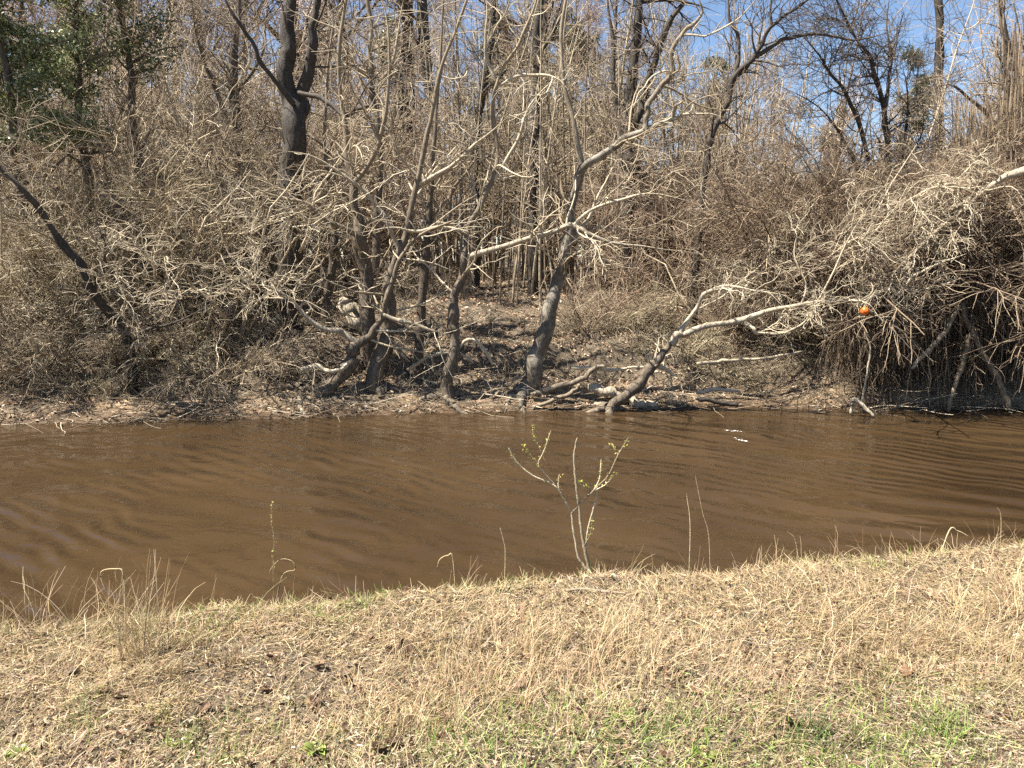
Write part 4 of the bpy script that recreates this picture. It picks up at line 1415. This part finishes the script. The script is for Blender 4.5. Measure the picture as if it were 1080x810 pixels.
def near_spot(px, py):
    D = np.linspace(1.5, 6.5, 700)
    L = W(px, py, 1.0) - np.array([0, 0, CAM_Z])
    P = np.array([0, 0, CAM_Z]) + D[:, None] * L
    h = height(P[:, 0], P[:, 1])
    bank = near_edge(P[:, 0]) - P[:, 1] > -.12
    hit = np.nonzero((P[:, 2] <= h) & bank)[0]
    i = hit[0] if len(hit) else np.nonzero(bank)[0][-1]
    return np.array([P[i, 0], P[i, 1], h[i]])


def near_line(rows, depth):
    return np.array([[*W(px, py, depth + dd), .5 * w * depth / FPX] for px, py, w, dd in rows])


def tuft(px, py, label, n, hmin, hmax, seed, lean=35, curl=70, pal=STRAW[:3] + STRAW[4:5], group='tufts on the near bank', spread=.05, width=(.0009, .0021), name='grass_tuft', wts=None):
    r = np.random.default_rng(seed)
    c = near_spot(px, py)
    xy = c[:2] + r.normal(0, spread, (n, 2))
    base = np.stack([xy[:, 0], xy[:, 1], height(xy[:, 0], xy[:, 1]) - .005], 1)
    L = Leafy()
    col = jitter_cols(r, n, pal, wts or [1] * len(pal), .12)
    L.add(*blades(r, base, r.uniform(0, 6.283, n), np.radians(np.abs(r.normal(0, lean, n))), r.uniform(hmin, hmax, n), r.uniform(*width, n), np.radians(r.uniform(0, curl, n)), col, 6))
    o = L.build(name, M['grass'], None, c)
    o.location = c
    return tag(o, label, 'grass tuft' if name == 'grass_tuft' else 'weed', group)


tuft(152, 690, 'tallest straw tuft with upright stalks against the water', 150, .14, .42, 1101, 22, 70, spread=.05)
tuft(108, 672, 'loose straw tuft leaning beside the tallest tuft', 110, .12, .32, 1102, 45, 80, spread=.07)
tuft(40, 668, 'straw tuft spreading flat at the water edge near the corner', 70, .14, .34, 1103, 60, 60, spread=.08)
tuft(735, 595, 'curly straw tuft just past the budding sapling', 26, .12, .30, 1104, 30, 150, spread=.03)
tuft(832, 595, 'pale bent straw tuft with folded blades at the water edge', 22, .10, .28, 1105, 30, 130, spread=.03)
tuft(1003, 575, 'straw tuft bent over at the bank end near the frame edge', 30, .12, .30, 1106, 35, 140, spread=.04)
tuft(505, 618, 'small sparse tuft of bent straws before the sapling', 18, .10, .26, 1107, 35, 130, spread=.05)
tuft(900, 582, 'sparse upright straws at the water edge', 14, .08, .24, 1108, 25, 60, spread=.10)
tuft(660, 690, 'brown straw tuft in the middle of the bank', 110, .06, .17, 1109, 40, 60, spread=.10)
tuft(880, 680, 'broad straw tuft with reddish stalks in the middle of the bank', 130, .08, .22, 1110, 40, 60, spread=.14)
tuft(1060, 660, 'reddish straw tuft at the frame edge', 110, .08, .22, 1111, 40, 60, spread=.12)
tuft(760, 690, 'flattened straw tuft between the two larger tufts', 110, .08, .20, 1112, 45, 60, spread=.14)
tuft(985, 700, 'straw tuft above the greenest corner of the bank', 90, .07, .18, 1113, 45, 60, spread=.12)
GP = GREENS[:3]
for k, (px, py, lab, n, hh, ln) in enumerate((
        (594, 613, 'fresh green tuft at the foot of the budding sapling', 110, .17, 40),
        (395, 635, 'green tuft at the water edge below the two bent straws', 60, .07, 40),
        (845, 590, 'small green tuft beside the pale bent straws', 50, .07, 40),
        (1030, 572, 'green tuft at the bank end by the frame edge', 40, .06, 40),
        (55, 648, 'upright green tuft over the water near the corner', 40, .12, 30),
        (225, 640, 'thin green tuft on the edge behind the tallest straw tuft', 30, .08, 35),
        (850, 785, 'dark green spiky tuft in the lower part of the bank', 60, .10, 45),
        (460, 778, 'light green tuft standing in the lower middle', 45, .07, 30),
        (195, 790, 'yellow green tuft near the lower corner', 45, .07, 30),
        (1000, 780, 'wide patchy green tuft in the greenest corner', 80, .09, 40),
        (640, 770, 'small green tuft below the dark curled leaf', 40, .06, 40),
        (920, 790, 'green tuft between the spiky tuft and the greenest corner', 60, .08, 40))):
    tuft(px, py, lab, int(n * 1.7), hh * .6, hh * 1.35, 1201 + k, ln, 60, GREENS if k != 6 else [(.07, .11, .04), (.10, .15, .05)], 'green tufts on the near bank', .05)


rt = np.random.default_rng(1290)
for k in range(34):
    px, py = rt.uniform(10, 1075), 806 - 95 * rt.random() ** 1.6
    tuft(px, py, 'small green tuft growing through matted straw at the bottom of the bank', int(rt.integers(25, 60)), .025, rt.uniform(.05, .085), 1300 + k, 40, 60,
         GREENS, 'small green tufts at the bottom of the bank', .035)

# single bent stalks
def stalk(label, rows, w, py_base, seed, mat='grass', buds=0):
    r = np.random.default_rng(seed)
    b = near_spot(rows[0][0], py_base)
    L = np.array([[*W(px, py, b[1]), .36 * w * b[1] / FPX * (1 - .5 * i / len(rows))] for i, (px, py) in enumerate(rows)])
    L[0, :3] = b - np.array([0, 0, .01])
    s = spline(L, 5 * len(L))
    s[-1, 3] = .0005
    t = Tubes()
    t.add(s[:, :3], s[:, 3], 5, r)
    o = t.build('dry_stalk', M['straw'], None, b)
    o.location = b
    tag(o, label, 'stalk', 'single stalks on the near bank')
    return o


stalk('straw stalk folded over into a hook above the water', [(282, 630), (296, 612), (311, 601), (308, 592), (296, 590), (286, 600), (284, 608)], 2.2, 634, 1301)
stalk('arched straw in front of the hooked stalk and budding sapling', [(482, 606), (478, 592), (472, 586), (464, 590), (461, 598)], 2, 617, 1302)
stalk('thin straight straw standing between arched straw and sapling', [(530, 605), (533, 588), (531, 570), (527, 555)], 1.8, 612, 1303)
stalk('thin leaning straw over the water just past the sapling', [(752, 590), (748, 570), (741, 540), (733, 500)], 1.6, 594, 1304)
stalk('short upright straw close to the thin leaning straw', [(727, 590), (728, 560), (724, 520)], 1.6, 594, 1305)
stalk('tall upright straw rising from the tallest tuft', [(150, 690), (154, 650), (157, 615), (160, 580)], 2.4, 700, 1306)
stalk('straw folded sideways at its top in the tallest tuft', [(133, 670), (132, 640), (130, 605), (122, 600), (106, 604), (112, 625)], 2.4, 690, 1307)
stalk('straw bent low over the ground by the bank end', [(985, 575), (1000, 562), (1010, 560), (1022, 566)], 2.4, 578, 1308)
stalk('tall thin straw near the bank end', [(1058, 570), (1056, 550), (1052, 535)], 1.8, 572, 1309)
stalk('leaning thin straw in the middle of the water edge', [(848, 590), (840, 575), (830, 560)], 1.8, 594, 1310)


# ------------------------------------------------------------------ budding sapling at the near edge
def budding_sapling():
    r = np.random.default_rng(1401)
    b = near_spot(621, 600)
    d = b[1]
    root = thing('young_sapling', 'young budding sapling with several bare stems at the water edge', 'sapling', b)
    rows = [[(622, 602, 6.5), (618, 585, 6), (614, 564, 5.5), (611, 538, 5), (608, 513, 4.2), (605.5, 484, 3.6), (607, 470, 3), (609, 461, 2)],
            [(618, 600, 4.6), (610, 587, 4.2), (605, 560, 3.8), (602, 540, 3.4), (592, 522, 3), (589, 512, 2.6), (590, 500, 2)],
            [(617, 580, 4.2), (620, 560, 3.8), (623, 547, 3.4), (629, 525, 3), (629, 516, 2.4)],
            [(603, 541, 3.2), (613, 530, 3), (625.5, 518, 3), (641, 502, 2.8), (652, 480, 2.4), (663, 461, 1.8)],
            [(592, 520, 2.8), (583, 511, 2.8), (561, 501, 2.6), (545.5, 488, 2.4), (536, 472, 1.8)],
            [(585, 511, 2.2), (575, 500, 2.2), (568, 489, 2.2), (574, 475, 2), (581, 454, 1.5)],
            [(568, 489, 2), (558, 479, 1.8), (551, 469, 1.4)],
            [(652, 480, 2), (648, 473, 1.8), (645, 467, 1.3)],
            [(625, 519, 2.2), (632, 505, 2), (634, 484, 1.5)],
            [(628, 517, 2), (640, 510, 1.8), (650, 498, 1.4)],
            [(625, 519, 1.8), (617, 512, 1.6), (610, 506, 1.3)],
            [(615, 578, 2), (623, 562, 1.8), (625, 545, 1.4)],
            [(575, 486, 1.6), (568, 470, 1.5), (563, 460, 1.4), (562, 448, 1.2)]]
    ends = []
    for k, q in enumerate(rows):
        dd = r.normal(0, .03)
        L = np.array([[*W(px, py, d + dd * (i / len(q))), .33 * w * d / FPX] for i, (px, py, w) in enumerate(q)])
        s = spline(L, 6 * len(L))
        s[:, :3] += s[:, 3:4] * .12 * r.normal(size=(len(s), 3))
        s[-1, 3] = .0006
        t = Tubes()
        t.add(s[:, :3], s[:, 3], 7, r, .04)
        t.build('stem' if k < 3 else 'branch', M['grey'], root, b)
        if k > 2 or k == 1:
            for f in (.35, .5, .65, .75, .85, .93, .98):
                ends.append(s[int(f * (len(s) - 1)), :3])
    ends = np.array(ends)
    n = len(ends) * 4
    pos = np.repeat(ends, 4, 0) + r.normal(0, .006, (n, 3))
    col = jitter_cols(r, n, [(.42, .40, .08), (.34, .38, .07), (.50, .43, .12)], [1, 1, 1], .1)
    tri_leafy('buds', r, pos, r.uniform(.006, .016, n), col, M['leaf'], root, .9, .6, b)


budding_sapling()


def bud_stalk():
    r = np.random.default_rng(1451)
    b = near_spot(289, 634)
    root = thing('budding_stalk', 'thin upright stalk dotted with yellow buds standing above the water', 'stalk', b)
    L = np.array([[*W(px, py, b[1]), .0011] for px, py in ((289, 632), (288, 600), (289, 570), (286, 548), (287, 530))])
    s = spline(L, 24)
    t = Tubes()
    t.add(s[:, :3], s[:, 3], 5, r)
    t.build('stem', M['shrubolive'], root, b)
    pos = np.repeat(s[6:, :3], 2, 0) + r.normal(0, .004, (36, 3))
    tri_leafy('buds', r, pos, r.uniform(.006, .014, 36), jitter_cols(r, 36, [(.45, .40, .12), (.36, .36, .10)], [1, 1], .1), M['leaf'], root, .9, .6, b)


bud_stalk()


# ------------------------------------------------------------------ dead leaves and weeds one can tell apart
def dead_leaf(px, py, size, label, seed, col, tilt, rz):
    """A curled leaf: a lobed outline bent along its midrib, given a little thickness."""
    r = np.random.default_rng(seed)
    c = near_spot(px, py)
    nu, nv = 9, 7
    u = np.linspace(0, 1, nu)
    half = np.array([.04, .26, .42, .36, .5, .40, .30, .16, .015]) * (1 + .1 * r.normal(size=nu))
    V = []
    for i in range(nu):
        for j in range(nv):
            v = -1 + 2 * j / (nv - 1)
            X = (u[i] - .4) * size
            Y = v * half[i] * size
            Z = size * (.32 * abs(v) ** 1.6 * half[i] * 2 + .25 * (u[i] - .4) ** 2 + .02 * r.normal())
            V.append((X, Y, Z))
    V = np.array(V)
    ct, st = math.cos(tilt), math.sin(tilt)
    V = np.stack([V[:, 0] * ct - V[:, 2] * st, V[:, 1], V[:, 0] * st + V[:, 2] * ct], 1)
    cz, sz = math.cos(rz), math.sin(rz)
    V = np.stack([V[:, 0] * cz - V[:, 1] * sz, V[:, 0] * sz + V[:, 1] * cz, V[:, 2] - V[:, 2].min() + .002], 1)
    i = (np.arange(nu - 1)[:, None] * nv + np.arange(nv - 1)[None]).ravel()
    F = np.stack([i, i + 1, i + nv + 1, i + nv], 1)
    cc = np.clip(np.array(col) * (1 + .15 * r.normal(size=(len(V), 1))), .005, .9)
    o = add_mesh('dead_leaf', V, F, M['litter'], None, {'col': cc})
    o.location = c
    md = o.modifiers.new('thickness', 'SOLIDIFY')
    md.thickness = .0012
    tag(o, label, 'leaf', 'dead leaves on the near bank')


DK, MD, LT = (.075, .04, .024), (.14, .085, .05), (.36, .29, .21)
for k, (px, py, s, lab, c, ti, rz) in enumerate((
        (428, 692, .085, 'darkest curled leaf standing on edge in the dry grass', DK, .8, 2.2),
        (643, 697, .09, 'dark brown curled leaf in the middle of the bank', DK, .5, .6),
        (572, 690, .06, 'small brown leaf between the two dark curled leaves', MD, .4, 2.2),
        (332, 745, .08, 'dark leaf lying beside a pale leaf', DK, .3, 1.2),
        (300, 743, .075, 'pale bleached leaf lying flat beside a dark leaf', LT, .05, .3),
        (285, 696, .05, 'small dark leaf behind the bleached leaf', DK, .6, 4.0),
        (55, 763, .065, 'pale flat leaf near the lower corner', LT, .05, 2.3),
        (155, 770, .06, 'brown curled leaf beside the yellow green tuft', MD, .5, 1.0),
        (415, 790, .08, 'dark hollow leaf in the lower middle', DK, .5, 5.0),
        (955, 714, .08, 'rusty brown leaf under the broad straw tuft', (.19, .10, .055), .4, .2),
        (870, 695, .06, 'brown leaf deep in the broad straw tuft', MD, .6, 1.9),
        (735, 733, .07, 'reddish leaf lying on the bare patch', (.20, .12, .075), .2, 3.3),
        (680, 740, .06, 'light tan leaf below the dark brown curled leaf', (.42, .32, .22), .2, 1.3),
        (535, 728, .055, 'grey brown leaf in the trodden middle', (.2, .13, .09), .3, .9),
        (1065, 700, .07, 'dark leaf at the frame edge under the reddish straw', DK, .4, 2.0),
        (490, 735, .06, 'shrivelled brown leaf left of the trodden patch', MD, .6, .1),
        (1010, 740, .05, 'cream coloured leaf by the greenest corner', LT, .1, 1.1))):
    dead_leaf(px, py, s * (.9 if k < 2 else .72), lab, 1501 + k, c, ti, rz)


rl = np.random.default_rng(1555)
for k in range(26):
    dead_leaf(rl.uniform(20, 1070), rl.uniform(672, 806), rl.uniform(.035, .065), 'small brown crumpled leaf half sunk in the dry grass', 1560 + k,
              [DK, MD, (.20, .13, .08)][k % 3], rl.uniform(.1, .7), rl.uniform(0, 6.28))


def weed(px, py, label, n, size, seed):
    r = np.random.default_rng(seed)
    c = near_spot(px, py)
    root = thing('broadleaf_weed', label, 'weed', c, 'leafy weeds on the near bank')
    for k in range(n):
        az = k * 2.4 + r.normal(0, .3)
        L = size * r.uniform(.7, 1.2)
        q = 7
        u = np.linspace(0, 1, q)
        w = np.array([.05, .08, .14, .18, .17, .11, .01]) * L
        th = r.uniform(.35, 1.1)
        X = u * L * math.cos(th)
        Z = u * L * math.sin(th) - u ** 2.5 * L * .35
        ca, sa = math.cos(az), math.sin(az)
        V = []
        for i in range(q):
            for v in (-1, 0, 1):
                lx, ly, lz = X[i], v * w[i], Z[i] + abs(v) * w[i] * .5
                V.append((lx * ca - ly * sa, lx * sa + ly * ca, lz))
        F = []
        for i in range(q - 1):
            for j in range(2):
                a = i * 3 + j
                F.append((a, a + 1, a + 4, a + 3))
        col = np.repeat(jitter_cols(r, 1, [(.20, .25, .06), (.27, .31, .09)], [1, 1], .15), len(V), 0)
        add_mesh('leaf', np.array(V), np.array(F), M['leaf'], root, {'col': col})


weed(333, 795, 'broad leaved bright green weed at the bottom of the bank', 16, .06, 1601)
weed(185, 790, 'single pair of yellow green leaves near the lower corner', 4, .06, 1602)
weed(742, 802, 'bright green leafy weed at the bottom beside the spiky tuft', 12, .055, 1603)
weed(20, 798, 'small green weed in the lower corner', 5, .05, 1604)


for k, (px, py, lab) in enumerate(((336, 797, 'green blades standing round the broad leaved weed'), (183, 792, 'green blades standing round the pair of yellow green leaves'),
                                  (742, 804, 'green blades standing round the bottom leafy weed'), (22, 800, 'green blades standing round the corner weed'))):
    tuft(px, py, lab, 70, .03, .075, 1651 + k, 45, 60, GREENS + STRAW[:2], 'green tufts on the near bank', .06)


def ground_twig(rows, label, seed, mat, w0):
    r = np.random.default_rng(seed)
    P = []
    for px, py, w in rows:
        g = near_spot(px, py)
        P.append([g[0], g[1], g[2] + .022, .5 * w * g[1] / FPX])
    s = spline(np.array(P), 7 * len(P))
    s[-1, 3] = s[0, 3] = .0006
    t = Tubes()
    t.add(s[:, :3], s[:, 3], 6, r, .06)
    o = t.build('fallen_twig', M[mat], None, s[0, :3])
    o.location = s[0, :3]
    tag(o, label, 'twig', 'twigs on the near bank')


ground_twig([(455, 682, 2), (475, 679, 2.4), (500, 678, 2.6), (515, 682, 2.4), (530, 690, 1.8)], 'curved dark twig lying in the straw near the darkest leaf', 1701, 'brown', 2)
ground_twig([(596, 628, 2.5), (615, 626, 3), (640, 629, 3.4), (660, 631, 2.5)], 'knobbly root-like twig in front of the budding sapling', 1702, 'brown', 3)
ground_twig([(618, 602, 5), (632, 606, 4), (645, 612, 3), (652, 620, 2)], 'bent root running from the foot of the budding sapling', 1703, 'grey', 3)
